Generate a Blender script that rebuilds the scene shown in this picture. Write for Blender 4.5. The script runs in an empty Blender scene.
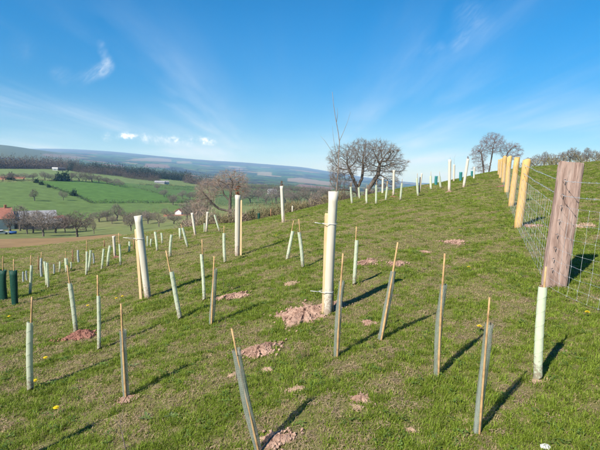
import bpy, bmesh, math, random
import numpy as np
from mathutils import Vector, Matrix, Quaternion
random.seed(7); rng = np.random.default_rng(11)
S = bpy.context.scene
COL = S.collection
R = math.radians

# ------------------------------------------------------------------ camera
EYE = Vector((0, 0, 1.58)); FPX = 452.0; PITCH = R(6.9); ROLL = R(1.3)
cam = bpy.data.cameras.new('camera'); cam_o = bpy.data.objects.new('camera', cam); COL.objects.link(cam_o)
cam.sensor_width = 36.0; cam.lens = 36.0 * FPX / 600.0; cam.clip_start = 0.05; cam.clip_end = 60000
CAMROT = Matrix.Rotation(math.pi / 2 - PITCH, 3, 'X') @ Matrix.Rotation(ROLL, 3, 'Z')
cam_o.location = EYE; cam_o.rotation_euler = CAMROT.to_euler()
S.camera = cam_o

# ------------------------------------------------------------------ light
SUN_EL = R(39.0); SUN_AZ = R(222.0)          # compass style: clockwise from +Y (the view direction)
sun_dir = Vector((math.sin(SUN_AZ) * math.cos(SUN_EL), math.cos(SUN_AZ) * math.cos(SUN_EL), math.sin(SUN_EL)))
sl = bpy.data.lights.new('sun', 'SUN'); sl.energy = 5.0; sl.angle = R(0.5); sl.color = (1.0, 0.965, 0.91)
so = bpy.data.objects.new('sun', sl); COL.objects.link(so)
so.rotation_euler = (-sun_dir).to_track_quat('-Z', 'Y').to_euler()
S.view_settings.view_transform = 'Standard'; S.view_settings.look = 'None'
S.view_settings.exposure = 0.8; S.view_settings.gamma = 1.0; S.view_settings.use_curve_mapping = False
S.cycles.use_denoising = True
S.cycles.max_bounces = 6; S.cycles.transparent_max_bounces = 24; S.cycles.volume_bounces = 1
S.cycles.sample_clamp_indirect = 4.0

def pix_dir(px, py):
    v = CAMROT @ Vector(((px - 300.0) / FPX, (225.0 - py) / FPX, -1.0))
    return v.normalized()
def pix_azel(px, py):
    d = pix_dir(px, py)
    return math.atan2(d.x, d.y), d.z / math.hypot(d.x, d.y)

# ------------------------------------------------------------------ world
W = bpy.data.worlds.new('World'); S.world = W; W.use_nodes = True
nt = W.node_tree; N = nt.nodes; L = nt.links; N.clear()
def nd(t, **k):
    n = N.new(t)
    for a, b in k.items(): setattr(n, a, b)
    return n
def lk(a, b): L.new(a, b)
def math_n(op, a, b=None, c=None, clamp=False):
    n = nd('ShaderNodeMath', operation=op); n.use_clamp = clamp
    for i, v in enumerate((a, b, c)):
        if v is None: continue
        if isinstance(v, (int, float)): n.inputs[i].default_value = v
        else: lk(v, n.inputs[i])
    return n.outputs[0]
sky = nd('ShaderNodeTexSky', sky_type='NISHITA')
sky.sun_disc = False; sky.sun_elevation = SUN_EL; sky.sun_rotation = SUN_AZ
sky.altitude = 2500; sky.air_density = 1.0; sky.dust_density = 0.0; sky.ozone_density = 1.2
tc = nd('ShaderNodeTexCoord')
sep = nd('ShaderNodeSeparateXYZ'); lk(tc.outputs['Generated'], sep.inputs[0])
dx, dy, dz = sep.outputs
zc = math_n('MAXIMUM', dz, 0.0)
den = math_n('ADD', zc, 0.06)
u = math_n('DIVIDE', dx, den); v = math_n('DIVIDE', dy, den)
def comb(a, b, c):
    n = nd('ShaderNodeCombineXYZ')
    for i, s in enumerate((a, b, c)):
        if isinstance(s, (int, float)): n.inputs[i].default_value = s
        else: lk(s, n.inputs[i])
    return n.outputs[0]
def noise(vec, scale, detail=6, rough=0.55, dist=0.0):
    n = nd('ShaderNodeTexNoise'); n.inputs['Scale'].default_value = scale; n.inputs['Detail'].default_value = detail
    n.inputs['Roughness'].default_value = rough; n.inputs['Distortion'].default_value = dist
    lk(vec, n.inputs['Vector']); return n.outputs['Fac']
def ramp(val, a, b, lo=0.0, hi=1.0, smooth=True):
    n = nd('ShaderNodeMapRange'); n.interpolation_type = 'SMOOTHSTEP' if smooth else 'LINEAR'
    lk(val, n.inputs['Value'])
    for k, x in (('From Min', a), ('From Max', b), ('To Min', lo), ('To Max', hi)): n.inputs[k].default_value = x
    return n.outputs['Result']
# thin high cirrus: one streaky sheet lying along the view direction, thickest towards the horizon
st = noise(comb(math_n('MULTIPLY', u, 1.15), math_n('MULTIPLY', v, 0.16), 3.3), 1.0, 7, 0.58, 0.25)
lump = noise(comb(math_n('MULTIPLY', u, 0.35), math_n('MULTIPLY', v, 0.22), 9.1), 1.0, 3, 0.5)
cirrus = math_n('MULTIPLY', ramp(st, 0.40, 0.80), ramp(lump, 0.34, 0.60))
cirrus = math_n('MULTIPLY', cirrus, ramp(dz, 0.02, 0.45, 0.60, 0.15))
cirrus = math_n('MULTIPLY', cirrus, ramp(math_n('ABSOLUTE', math_n('ADD', u, 0.15)), 0.35, 1.1, 0.10, 1.0))
veil = math_n('MULTIPLY', ramp(dz, 0.0, 0.17, 0.26, 0.0), ramp(lump, 0.30, 0.60, 0.35, 1.0))
cirrus = math_n('ADD', cirrus, veil)
# the single hooked wisp, the faint one high on the right, and the low line of small cumulus
wn = noise(tc.outputs['Generated'], 14.0, 6, 0.6, 0.6)
fine = noise(tc.outputs['Generated'], 85.0, 5, 0.6, 0.2)
def puff(px, py, rad, amp):
    d = pix_dir(px, py)
    n = nd('ShaderNodeVectorMath', operation='DISTANCE'); lk(tc.outputs['Generated'], n.inputs[0]); n.inputs[1].default_value = d
    return ramp(n.outputs['Value'], rad / FPX, 0.0, 0.0, amp)
def total(lst):
    s = lst[0]
    for x in lst[1:]: s = math_n('ADD', s, x)
    return s
wisp = total([puff(*p) for p in ((101, 44, 5, .16), (103, 52, 6, .22), (107, 60, 7, .30), (108, 66, 8, .36), (103, 70, 9, .36),
     (96, 73, 9, .34), (88, 76, 9, .26), (80, 79, 10, .16), (64, 76, 12, .16), (56, 73, 9, .10), (22, 50, 16, .06),
     (428, 50, 8, .16), (440, 48, 8, .12), (456, 46, 8, .16), (462, 38, 10, .10), (472, 22, 22, .16), (484, 26, 14, .10), (466, 10, 16, .08))])
wstr = noise(comb(math_n('MULTIPLY', math_n('ADD', dx, dz), 30.0), math_n('MULTIPLY', math_n('SUBTRACT', dz, dx), 110.0), 2.2), 1.0, 7, 0.62, 0.8)
wisp = math_n('MULTIPLY', math_n('MULTIPLY', wisp, ramp(wn, 0.25, 0.7, 0.35, 1.1)), ramp(wstr, 0.30, 0.70, 0.25, 1.05))
cum = total([puff(*p) for p in ((123, 135.5, 5, .8), (127, 135, 6, 1.1), (132, 136, 5, .9), (137, 136, 4, .5), (118, 137, 5, .4), (146, 138, 9, .55),
     (158, 139, 9, .5), (170, 140, 9, .65), (178, 140.5, 8, .55), (190, 141, 9, .55), (202, 140.5, 7, .8), (208, 141.5, 7, .75), (214, 142.5, 6, .55), (108, 137, 9, .45))])
fine2 = noise(tc.outputs['Generated'], 230.0, 6, 0.65, 0.3)
cum = math_n('MULTIPLY', cum, math_n('MULTIPLY', ramp(fine, 0.32, 0.68, 0.25, 1.5), ramp(fine2, 0.3, 0.7, 0.55, 1.3)))
cum = math_n('MULTIPLY', ramp(cum, 0.0, 1.5), 0.85)
cloud = math_n('ADD', cirrus, wisp, clamp=True)
mx = nd('ShaderNodeMix', data_type='RGBA'); lk(cloud, mx.inputs['Factor'])
hs = nd('ShaderNodeHueSaturation'); hs.inputs['Saturation'].default_value = 1.28; hs.inputs['Hue'].default_value = 0.493; hs.inputs['Value'].default_value = 1.0
tint = nd('ShaderNodeMix', data_type='RGBA', blend_type='MULTIPLY'); tint.inputs[0].default_value = 1.0; tint.inputs[7].default_value = (0.74, 0.92, 1.10, 1)
hd = nd('ShaderNodeMix', data_type='RGBA', blend_type='MULTIPLY'); hd.inputs[0].default_value = 1.0; lk(ramp(dz, 0.0, 0.32, 0.60, 1.0), hd.inputs[7])
lk(sky.outputs[0], tint.inputs[6]); lk(tint.outputs[2], hd.inputs[6]); lk(hd.outputs[2], hs.inputs['Color'])
lk(hs.outputs[0], mx.inputs[6]); mx.inputs[7].default_value = (5.6, 6.4, 7.4, 1)
mc = nd('ShaderNodeMix', data_type='RGBA'); lk(cum, mc.inputs['Factor']); mc.clamp_factor = True; lk(mx.outputs[2], mc.inputs[6]); mc.inputs[7].default_value = (8.6, 9.2, 10.0, 1)
bg = nd('ShaderNodeBackground'); bg.inputs['Strength'].default_value = 0.085
lk(mc.outputs[2], bg.inputs['Color'])
wo = nd('ShaderNodeOutputWorld'); lk(bg.outputs[0], wo.inputs[0])

# ------------------------------------------------------------------ terrain function
# Crest of the near hill: distance and height above/below the eye, seen along each direction.
crest = [(-400, 262, 30), (-200, 257, 30), (0, 249.5, 29), (40, 246, 28), (80, 241.5, 27), (125, 235.5, 25), (160, 230.5, 24), (200, 226.5, 23), (245, 222.5, 22),
         (280, 215.5, 22), (330, 203.5, 25), (360, 197, 28), (400, 188.5, 33), (440, 183, 38), (480, 174, 48), (505, 170, 54), (530, 167, 58),
         (560, 165, 60), (600, 161, 60), (700, 156, 60), (900, 148, 60)]
RV = [40, 60, 90, 165, 190, 230, 320, 430, 500, 620, 700, 900, 1300, 2000, 3000, 4000, 5000, 6500, 9000, 12000, 16000]
VAL = {
 -400: [262, 260, 254, 240, 234, 225, 200, 182, 177, 168, 166.5, 165, 165, 161, 152, 146, 146, 148, 148, 150, 150],
 -100: [258, 257, 252, 239, 233, 225, 201, 182, 177, 168.5, 167, 166, 166, 162, 152, 145, 146, 148, 148, 150, 150],
 0:   [256, 254, 249, 238, 233, 224, 201, 182, 177, 168.5, 167.5, 167, 167, 161, 150, 142.5, 147, 150, 148.5, 150, 150],
 40:  [251, 250, 246, 237, 232, 223, 202, 183, 178, 170, 169, 168, 168, 163, 156, 149, 151, 153, 149.5, 151, 151],
 70:  [248, 247, 244, 236, 231, 223, 204, 185, 180, 172, 170.5, 169, 169, 165, 160, 156, 154, 152.5, 149.5, 151, 151],
 100: [244, 243, 240, 234, 230, 222, 205, 188, 182, 174, 172, 170, 170.5, 167, 163, 160, 157, 154, 150, 152, 152],
 150: [238, 237, 234, 228, 225, 219, 206, 193, 188, 180, 177, 175, 175, 172, 168, 164, 161, 158, 154, 156, 156],
 200: [232, 231, 228, 222, 220, 216, 207, 200, 195, 186, 182, 180, 181, 178, 173, 170, 167, 164, 159, 161, 161],
 250: [226, 225, 222, 217, 215, 213, 206, 200, 196, 189, 186, 184, 185, 182, 177, 174, 171, 168, 162.5, 164, 164],
 300: [217, 216, 215, 212, 211, 209, 204, 199, 196, 191, 188, 186, 188, 185, 181, 178, 175, 171, 166.5, 168, 168],
 330: [205, 206, 207, 207, 207, 206, 203, 200, 198, 194, 192, 190, 190, 187, 183, 180.5, 178, 175, 171.5, 172, 172],
 360: [197.5, 198.5, 201, 203, 204, 204, 203, 201, 199, 196, 194, 192, 192, 189, 186, 183.5, 181, 179, 176.5, 177, 177],
 420: [188, 188.5, 192, 198, 199, 200, 200, 199, 198, 196, 195, 194, 193, 191, 189, 187, 185, 184, 183, 183, 183],
 500: [172, 171, 173, 180, 182, 185, 188, 190, 191, 191, 191, 190, 190, 190, 189, 188, 187, 186, 185, 185, 185],
 600: [163, 161.3, 162.5, 168, 171, 175, 180, 184, 186, 188, 188, 188, 188, 188, 188, 188, 187, 186, 185, 185, 185],
 900: [150, 148.2, 149, 156, 160, 166, 174, 180, 184, 186, 188, 188, 188, 188, 188, 188, 187, 186, 185, 185, 185]}
AZG = np.arange(-180, 180, 0.25) * math.pi / 180
LRG = np.linspace(math.log(0.2), math.log(16000), 460)
def wrap_interp(az_s, vals):
    o = np.argsort(az_s); a = np.asarray(az_s)[o]; w = np.asarray(vals)[o]
    a2 = np.concatenate([[a[-1] - 2 * math.pi], a, [a[0] + 2 * math.pi]]); w2 = np.concatenate([[w[-1]], w, [w[0]]])
    return np.interp(AZG, a2, w2)
def gsm(arr, sig, axis):
    n = int(3 * sig) + 1; k = np.exp(-0.5 * (np.arange(-n, n + 1) / sig) ** 2); k /= k.sum()
    return np.apply_along_axis(lambda m: np.convolve(np.pad(m, n, mode='wrap' if axis == 0 else 'edge'), k, 'valid'), axis, arr)
ca = [pix_azel(p, y) for p, y, _ in crest]
E_AZ = gsm(wrap_interp([a for a, _ in ca], [e for _, e in ca])[:, None], 3.0, 0)[:, 0]
RC_AZ = gsm(wrap_interp([a for a, _ in ca], [c[2] for c in crest])[:, None], 10.0, 0)[:, 0]
cols = []
for p, ys in VAL.items():
    cols.append((pix_azel(p, 200)[0], np.interp(LRG, np.log(RV), [pix_azel(p, y)[1] for y in ys])))
AZC = [c[0] for c in cols]
ELV = np.stack([wrap_interp(AZC, [c[1][j] for c in cols]) for j in range(len(LRG))], axis=1)
ELV = gsm(gsm(ELV, 5.0, 0), 4.0, 1)
rr = np.exp(LRG)[None, :]
u_ = rr / RC_AZ[:, None]
near_el = E_AZ[:, None] - EYE.z * (1 - np.minimum(u_, 3)) ** 2 / (np.minimum(u_, 3) * RC_AZ[:, None])
tt = np.clip((u_ - 1.0) / 1.1, 0, 1); tt = tt * tt * (3 - 2 * tt)
EL = near_el * (1 - tt) + ELV * tt
def vnoise(x, y, seed=0):
    r2 = np.random.default_rng(seed); s = 0
    for k in range(7):
        a = r2.uniform(0, 6.28); f = r2.uniform(0.6, 1.9); ph = r2.uniform(0, 6.28)
        s = s + np.sin((x * math.cos(a) + y * math.sin(a)) * f + ph)
    return s / 7
def terrain_el(az, r):
    ai = (np.asarray(az) - AZG[0]) / (AZG[1] - AZG[0]); ai = np.mod(ai, len(AZG))
    a0 = np.floor(ai).astype(int) % len(AZG); fa = ai - np.floor(ai); a1 = (a0 + 1) % len(AZG)
    ri = np.clip((np.log(np.maximum(r, 0.21)) - LRG[0]) / (LRG[1] - LRG[0]), 0, len(LRG) - 1.001)
    r0 = np.floor(ri).astype(int); fr = ri - r0
    return (EL[a0, r0] * (1 - fa) + EL[a1, r0] * fa) * (1 - fr) + (EL[a0, r0 + 1] * (1 - fa) + EL[a1, r0 + 1] * fa) * fr
def ground_z(x, y):
    x = np.asarray(x, float); y = np.asarray(y, float)
    r = np.maximum(np.hypot(x, y), 0.21); az = np.arctan2(x, y)
    z = EYE.z + r * terrain_el(az, r)
    k = np.clip(r / 2.5, 0, 1) * np.clip(1 - (r - 14) / 30, 0, 1)
    z = z + k * (0.022 * vnoise(x * 1.3, y * 1.3, 1) + 0.014 * vnoise(x * 4.1, y * 4.1, 2))
    m = np.clip((r - 70) / 120, 0, 1)
    z = z + m * np.minimum(r * 0.0011, 2.2) * vnoise(x * 0.03, y * 0.03, 3)
    f = np.clip((r - 1400) / 1500, 0, 1)
    z = z + f * r * (0.0022 * vnoise(x * 0.0011, y * 0.0011, 4) + 0.0014 * vnoise(x * 0.0035, y * 0.0035, 5))
    return z
def gz(x, y): return float(ground_z(x, y))
def at_r(px, r, py=200):
    a = pix_azel(px, py)[0]; x, y = r * math.sin(a), r * math.cos(a)
    return Vector((x, y, gz(x, y)))
def hit(px, py, rmin=0.8, rmax=900):
    """the first point of the terrain along the line of sight"""
    d = pix_dir(px, py); h = math.hypot(d.x, d.y); el = d.z / h
    rs = np.exp(np.linspace(math.log(rmin), math.log(rmax), 1600))
    x = rs * d.x / h; y = rs * d.y / h; z = ground_z(x, y)
    f = z - (EYE.z + rs * el)
    i = np.argmax(f >= 0) if (f >= 0).any() else int(np.argmax(f / rs))
    return Vector((x[i], y[i], z[i]))
def near_hit(px, py):
    a = pix_azel(px, py)[0]
    rc = float(np.interp(a, AZG, RC_AZ))
    return hit(px, py, 0.8, rc * 1.02)
def above(base, px, py):
    """point on the line of sight through (px,py) that stands straight above/beside base (same distance ahead)"""
    d = pix_dir(px, py); return EYE + d * (base.y / d.y)

# ------------------------------------------------------------------ material helpers
def mat(name):
    m = bpy.data.materials.new(name); m.use_nodes = True; t = m.node_tree; t.nodes.clear()
    o = t.nodes.new('ShaderNodeOutputMaterial'); b = t.nodes.new('ShaderNodeBsdfPrincipled')
    t.links.new(b.outputs[0], o.inputs[0]); b.inputs['Specular IOR Level'].default_value = 0.25
    return m, t, b, o
def tn(t, typ, **k):
    n = t.nodes.new(typ)
    for a, v in k.items():
        if a.startswith('i_'): n.inputs[a[2:].replace('_', ' ')].default_value = v
        else: setattr(n, a, v)
    return n
def c4(c): return (c[0], c[1], c[2], 1)
def ramp_node(t, fac, stops, interp='LINEAR'):
    n = t.nodes.new('ShaderNodeValToRGB'); cr = n.color_ramp; cr.interpolation = interp
    while len(cr.elements) < len(stops): cr.elements.new(0.5)
    for e, (p, c) in zip(cr.elements, stops): e.position = p; e.color = c4(c)
    t.links.new(fac, n.inputs[0]); return n.outputs[0]
def noise_mat(name, stops, scale=8, detail=5, rough=0.8, bump=0.0, bscale=None, stretch=None, coord='Object', translucent=0.0, spec=0.25, rnd=0.0, mud=0.0):
    m, t, b, o = mat(name); l = t.links
    c = tn(t, 'ShaderNodeTexCoord'); vec = c.outputs[coord]
    if stretch:
        mp = tn(t, 'ShaderNodeMapping'); mp.inputs['Scale'].default_value = stretch; l.new(vec, mp.inputs[0]); vec = mp.outputs[0]
    n = tn(t, 'ShaderNodeTexNoise', i_Scale=scale, i_Detail=detail, i_Roughness=0.6); l.new(vec, n.inputs['Vector'])
    colr = ramp_node(t, n.outputs['Fac'], stops)
    if rnd:
        oi = tn(t, 'ShaderNodeObjectInfo'); h = tn(t, 'ShaderNodeHueSaturation')
        mr = tn(t, 'ShaderNodeMapRange'); l.new(oi.outputs['Random'], mr.inputs[0]); mr.inputs[3].default_value = 1 - rnd; mr.inputs[4].default_value = 1 + rnd
        l.new(mr.outputs[0], h.inputs['Value']); l.new(colr, h.inputs['Color']); colr = h.outputs[0]
    if mud:      # splashes and scuffs, thick at the foot and thinning out upwards
        sz = tn(t, 'ShaderNodeSeparateXYZ'); l.new(c.outputs['Object'], sz.inputs[0]); mn = tn(t, 'ShaderNodeTexNoise', i_Scale=38.0, i_Detail=6.0, i_Roughness=0.7); l.new(c.outputs['Object'], mn.inputs['Vector'])
        zr = tn(t, 'ShaderNodeMapRange'); l.new(sz.outputs[2], zr.inputs[0]); zr.inputs[1].default_value = 0.0; zr.inputs[2].default_value = mud; zr.inputs[3].default_value = 0.22; zr.inputs[4].default_value = -0.12
        ad = tn(t, 'ShaderNodeMath', operation='ADD'); l.new(mn.outputs['Fac'], ad.inputs[0]); l.new(zr.outputs[0], ad.inputs[1])
        st_ = tn(t, 'ShaderNodeMapRange'); l.new(ad.outputs[0], st_.inputs[0]); st_.inputs[1].default_value = 0.54; st_.inputs[2].default_value = 0.66; st_.inputs[3].default_value = 0.0; st_.inputs[4].default_value = 0.7
        mm = tn(t, 'ShaderNodeMix', data_type='RGBA'); l.new(st_.outputs[0], mm.inputs[0]); l.new(colr, mm.inputs[6]); mm.inputs[7].default_value = (0.27, 0.17, 0.11, 1); colr = mm.outputs[2]
    l.new(colr, b.inputs['Base Color']); b.inputs['Roughness'].default_value = rough; b.inputs['Specular IOR Level'].default_value = spec
    if bump:
        n2 = tn(t, 'ShaderNodeTexNoise', i_Scale=bscale or scale * 4, i_Detail=4.0); l.new(vec, n2.inputs['Vector'])
        bp = tn(t, 'ShaderNodeBump', i_Strength=bump, i_Distance=0.01); l.new(n2.outputs['Fac'], bp.inputs['Height']); l.new(bp.outputs[0], b.inputs['Normal'])
    if translucent:
        tr = tn(t, 'ShaderNodeBsdfTranslucent'); l.new(colr, tr.inputs['Color'])
        ms = tn(t, 'ShaderNodeMixShader'); ms.inputs[0].default_value = translucent
        l.new(b.outputs[0], ms.inputs[1]); l.new(tr.outputs[0], ms.inputs[2]); l.new(ms.outputs[0], o.inputs[0])
    return m
M = {}
M['white_tube'] = noise_mat('cream plastic tube', [(0.35, (0.55, 0.49, 0.38)), (0.6, (0.62, 0.57, 0.46)), (0.75, (0.48, 0.42, 0.31))], 5, 4, 0.5, 0.12, stretch=(4, 4, 0.6), translucent=0.12, rnd=0.05, mud=.35)
M['white_tube_dirty'] = noise_mat('dusty pale tube', [(0.35, (0.52, 0.47, 0.37)), (0.65, (0.64, 0.59, 0.48))], 5, 4, 0.6, 0.05, stretch=(4, 4, 0.6), translucent=0.1, rnd=0.06)
M['green_spiral'] = noise_mat('pale green plastic', [(0.3, (0.60, 0.66, 0.46)), (0.7, (0.71, 0.74, 0.56))], 18, 3, 0.45, translucent=0.42, rnd=0.12, spec=0.35, mud=.22)
M['grey_spiral'] = noise_mat('pale grey plastic', [(0.3, (0.34, 0.38, 0.36)), (0.7, (0.46, 0.48, 0.44))], 18, 3, 0.5, translucent=0.3, rnd=0.12)
M['dark_green'] = noise_mat('dark green mesh plastic', [(0.35, (0.004, 0.035, 0.022)), (0.7, (0.010, 0.062, 0.040))], 60, 4, 0.6, 0.4, 90)
M['teal'] = noise_mat('teal plastic', [(0.35, (0.02, 0.13, 0.13)), (0.7, (0.04, 0.20, 0.19))], 30, 3, 0.5)
M['new_timber'] = noise_mat('new yellow timber', [(0.25, (0.20, 0.11, 0.045)), (0.34, (0.44, 0.27, 0.095)), (0.5, (0.55, 0.355, 0.13)), (0.66, (0.46, 0.28, 0.10)), (0.75, (0.30, 0.17, 0.06))], 11, 7, 0.75, 0.25, 12, stretch=(3, 3, 0.5), rnd=0.08)
M['stake_timber'] = noise_mat('pale sawn timber', [(0.3, (0.52, 0.36, 0.18)), (0.6, (0.64, 0.47, 0.26)), (0.75, (0.42, 0.27, 0.13))], 14, 5, 0.8, 0.2, stretch=(4, 4, 0.4), rnd=0.1)
M['old_timber'] = noise_mat('weathered red brown timber', [(0.25, (0.06, 0.04, 0.032)), (0.40, (0.21, 0.135, 0.105)), (0.55, (0.34, 0.235, 0.19)), (0.68, (0.38, 0.285, 0.24)), (0.82, (0.20, 0.14, 0.12))], 5, 10, 0.85, 1.0, 16, stretch=(4, 4, 0.55))
M['cane'] = noise_mat('bamboo cane', [(0.3, (0.28, 0.16, 0.07)), (0.55, (0.45, 0.29, 0.13)), (0.75, (0.33, 0.20, 0.09))], 20, 3, 0.6, rnd=0.14)
M['brown_stake'] = noise_mat('brown stake', [(0.3, (0.20, 0.10, 0.05)), (0.7, (0.33, 0.19, 0.10))], 15, 3, 0.8)
M['tie'] = noise_mat('pale tie strap', [(0.3, (0.50, 0.49, 0.46)), (0.7, (0.60, 0.59, 0.56))], 15, 3, 0.5)
M['twig'] = noise_mat('sapling bark', [(0.3, (0.16, 0.11, 0.08)), (0.7, (0.30, 0.23, 0.18))], 20, 3, 0.8)
M['russet'] = noise_mat('russet dead leaves', [(0.3, (0.16, 0.05, 0.025)), (0.7, (0.28, 0.10, 0.05))], 30, 3, 0.8, translucent=0.25)
M['bark'] = noise_mat('grey brown bark', [(0.3, (0.055, 0.042, 0.035)), (0.55, (0.12, 0.098, 0.08)), (0.75, (0.18, 0.15, 0.125))], 3, 5, 0.9, 0.4, 8, stretch=(2, 2, 0.6))
M['twigs_oak'] = noise_mat('winter twigs', [(0.3, (0.12, 0.09, 0.07)), (0.7, (0.21, 0.165, 0.13))], 1.2, 3, 0.9)
M['twigs_purple'] = noise_mat('reddish winter twigs', [(0.3, (0.13, 0.085, 0.08)), (0.7, (0.22, 0.15, 0.14))], 1.2, 3, 0.9)
M['twigs_pink'] = noise_mat('pinkish winter twigs', [(0.3, (0.23, 0.165, 0.125)), (0.7, (0.34, 0.255, 0.20))], 1.2, 3, 0.9)
M['twigs_far'] = noise_mat('far winter twigs', [(0.3, (0.13, 0.105, 0.082)), (0.7, (0.215, 0.175, 0.14))], 0.4, 3, 0.9, rnd=0.15)
M['scrub'] = noise_mat('scrub twigs and buds', [(0.25, (0.13, 0.105, 0.05)), (0.5, (0.19, 0.155, 0.08)), (0.7, (0.155, 0.17, 0.06))], 0.45, 4, 0.9, rnd=0.2)
M['hedge_green'] = noise_mat('dark hedge leaves', [(0.3, (0.030, 0.045, 0.020)), (0.6, (0.07, 0.085, 0.035)), (0.8, (0.10, 0.085, 0.05))], 0.3, 4, 0.9, rnd=0.15)
M['evergreen'] = noise_mat('evergreen leaves', [(0.3, (0.014, 0.035, 0.014)), (0.7, (0.04, 0.075, 0.03))], 0.6, 4, 0.9)
M['wood_brown'] = noise_mat('bare woodland', [(0.3, (0.07, 0.055, 0.043)), (0.55, (0.125, 0.095, 0.075)), (0.75, (0.085, 0.078, 0.045))], 0.06, 4, 0.95)
M['conifer'] = noise_mat('dark conifers', [(0.3, (0.020, 0.032, 0.024)), (0.7, (0.05, 0.065, 0.045))], 0.08, 4, 0.95)
M['soil'] = noise_mat('red brown soil', [(0.28, (0.13, 0.070, 0.048)), (0.46, (0.29, 0.175, 0.125)), (0.62, (0.385, 0.255, 0.185)), (0.8, (0.22, 0.125, 0.088))], 14, 9, 0.95, 1.0, 45, coord='Object')
M['soil_red'] = noise_mat('dark red soil', [(0.28, (0.15, 0.065, 0.045)), (0.5, (0.27, 0.125, 0.09)), (0.75, (0.21, 0.10, 0.07))], 14, 9, 0.95, 1.0, 45)
M['soil_pale'] = noise_mat('pale dry soil', [(0.28, (0.24, 0.155, 0.10)), (0.5, (0.36, 0.25, 0.165)), (0.75, (0.28, 0.19, 0.115))], 14, 9, 0.95, 1.0, 45)
M['petal'] = noise_mat('dandelion yellow', [(0.3, (0.75, 0.52, 0.01)), (0.7, (0.85, 0.66, 0.02))], 80, 2, 0.6)
M['leaf'] = noise_mat('fresh leaf', [(0.3, (0.09, 0.155, 0.025)), (0.7, (0.15, 0.22, 0.045))], 30, 2, 0.6, translucent=0.3)
M['grass_green'] = noise_mat('green grass blade', [(0.30, (0.115, 0.180, 0.016)), (0.5, (0.185, 0.245, 0.026)), (0.7, (0.265, 0.285, 0.050))], 1.3, 3, 0.55, translucent=0.30, rnd=0.28, coord='Object', spec=0.2)
M['grass_dry'] = noise_mat('dry grass blade', [(0.3, (0.27, 0.195, 0.095)), (0.7, (0.45, 0.35, 0.19))], 1.5, 3, 0.7, translucent=0.25, rnd=0.2, spec=0.2)
M['thatch'] = noise_mat('dead thatch', [(0.3, (0.27, 0.19, 0.11)), (0.7, (0.44, 0.33, 0.205))], 1.5, 3, 0.8, translucent=0.2, rnd=0.25)
M['weed_leaf'] = noise_mat('dull broad leaf', [(0.3, (0.10, 0.15, 0.04)), (0.7, (0.17, 0.22, 0.08))], 40, 3, 0.6, translucent=0.25)
M['stone'] = noise_mat('pale stone', [(0.3, (0.55, 0.52, 0.47)), (0.7, (0.72, 0.69, 0.63))], 30, 4, 0.8, 0.4)
M['render_white'] = noise_mat('white render', [(0.3, (0.55, 0.53, 0.50)), (0.7, (0.66, 0.64, 0.61))], 0.8, 4, 0.9)
M['slate'] = noise_mat('grey roof', [(0.3, (0.20, 0.20, 0.21)), (0.7, (0.32, 0.31, 0.31))], 0.8, 4, 0.8)
M['dark_sheet'] = noise_mat('dark sheeting', [(0.3, (0.03, 0.03, 0.035)), (0.7, (0.06, 0.06, 0.065))], 0.8, 4, 0.8)
M['red_tile'] = noise_mat('red roof tiles', [(0.3, (0.30, 0.11, 0.07)), (0.7, (0.42, 0.18, 0.12))], 1.2, 4, 0.9)
M['brick'] = noise_mat('orange brick', [(0.3, (0.36, 0.14, 0.07)), (0.7, (0.46, 0.20, 0.11))], 1.5, 4, 0.9)
M['window'] = noise_mat('dark window glass', [(0.3, (0.02, 0.022, 0.028)), (0.7, (0.05, 0.055, 0.06))], 1, 2, 0.15, spec=0.5)
M['blue'] = noise_mat('blue paint', [(0.3, (0.03, 0.09, 0.25)), (0.7, (0.04, 0.12, 0.32))], 1, 2, 0.4)
M['black_rubber'] = noise_mat('black rubber', [(0.3, (0.015, 0.015, 0.015)), (0.7, (0.03, 0.03, 0.03))], 5, 2, 0.8)
m, t, b, o = mat('galvanised wire'); M['wire'] = m
b.inputs['Base Color'].default_value = (0.50, 0.52, 0.53, 1); b.inputs['Metallic'].default_value = 0.45; b.inputs['Roughness'].default_value = 0.45
# fine grey-green netting: strands and holes from a lattice in the tube's own UVs
m, t, b, o = mat('grey green netting'); M['netting'] = m
uvn = tn(t, 'ShaderNodeUVMap'); sp = tn(t, 'ShaderNodeSeparateXYZ'); t.links.new(uvn.outputs[0], sp.inputs[0])
def tm(op, a, b_=None):
    n = tn(t, 'ShaderNodeMath', operation=op)
    for i, v_ in enumerate((a, b_)):
        if v_ is None: continue
        if isinstance(v_, (int, float)): n.inputs[i].default_value = v_
        else: t.links.new(v_, n.inputs[i])
    return n.outputs[0]
su = tm('LESS_THAN', tm('FRACT', tm('MULTIPLY', sp.outputs[0], 44.0)), 0.34)
sv = tm('LESS_THAN', tm('FRACT', tm('MULTIPLY', sp.outputs[1], 130.0)), 0.34)
strand = tm('MAXIMUM', su, sv)
tb = tn(t, 'ShaderNodeBsdfTransparent'); ms = tn(t, 'ShaderNodeMixShader')
nn = tn(t, 'ShaderNodeTexNoise', i_Scale=22.0, i_Detail=3.0)
t.links.new(ramp_node(t, nn.outputs['Fac'], [(0.3, (0.18, 0.205, 0.165)), (0.7, (0.29, 0.31, 0.26))]), b.inputs['Base Color'])
b.inputs['Roughness'].default_value = 0.5
t.links.new(strand, ms.inputs[0]); t.links.new(tb.outputs[0], ms.inputs[1]); t.links.new(b.outputs[0], ms.inputs[2]); t.links.new(ms.outputs[0], o.inputs[0])

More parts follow.
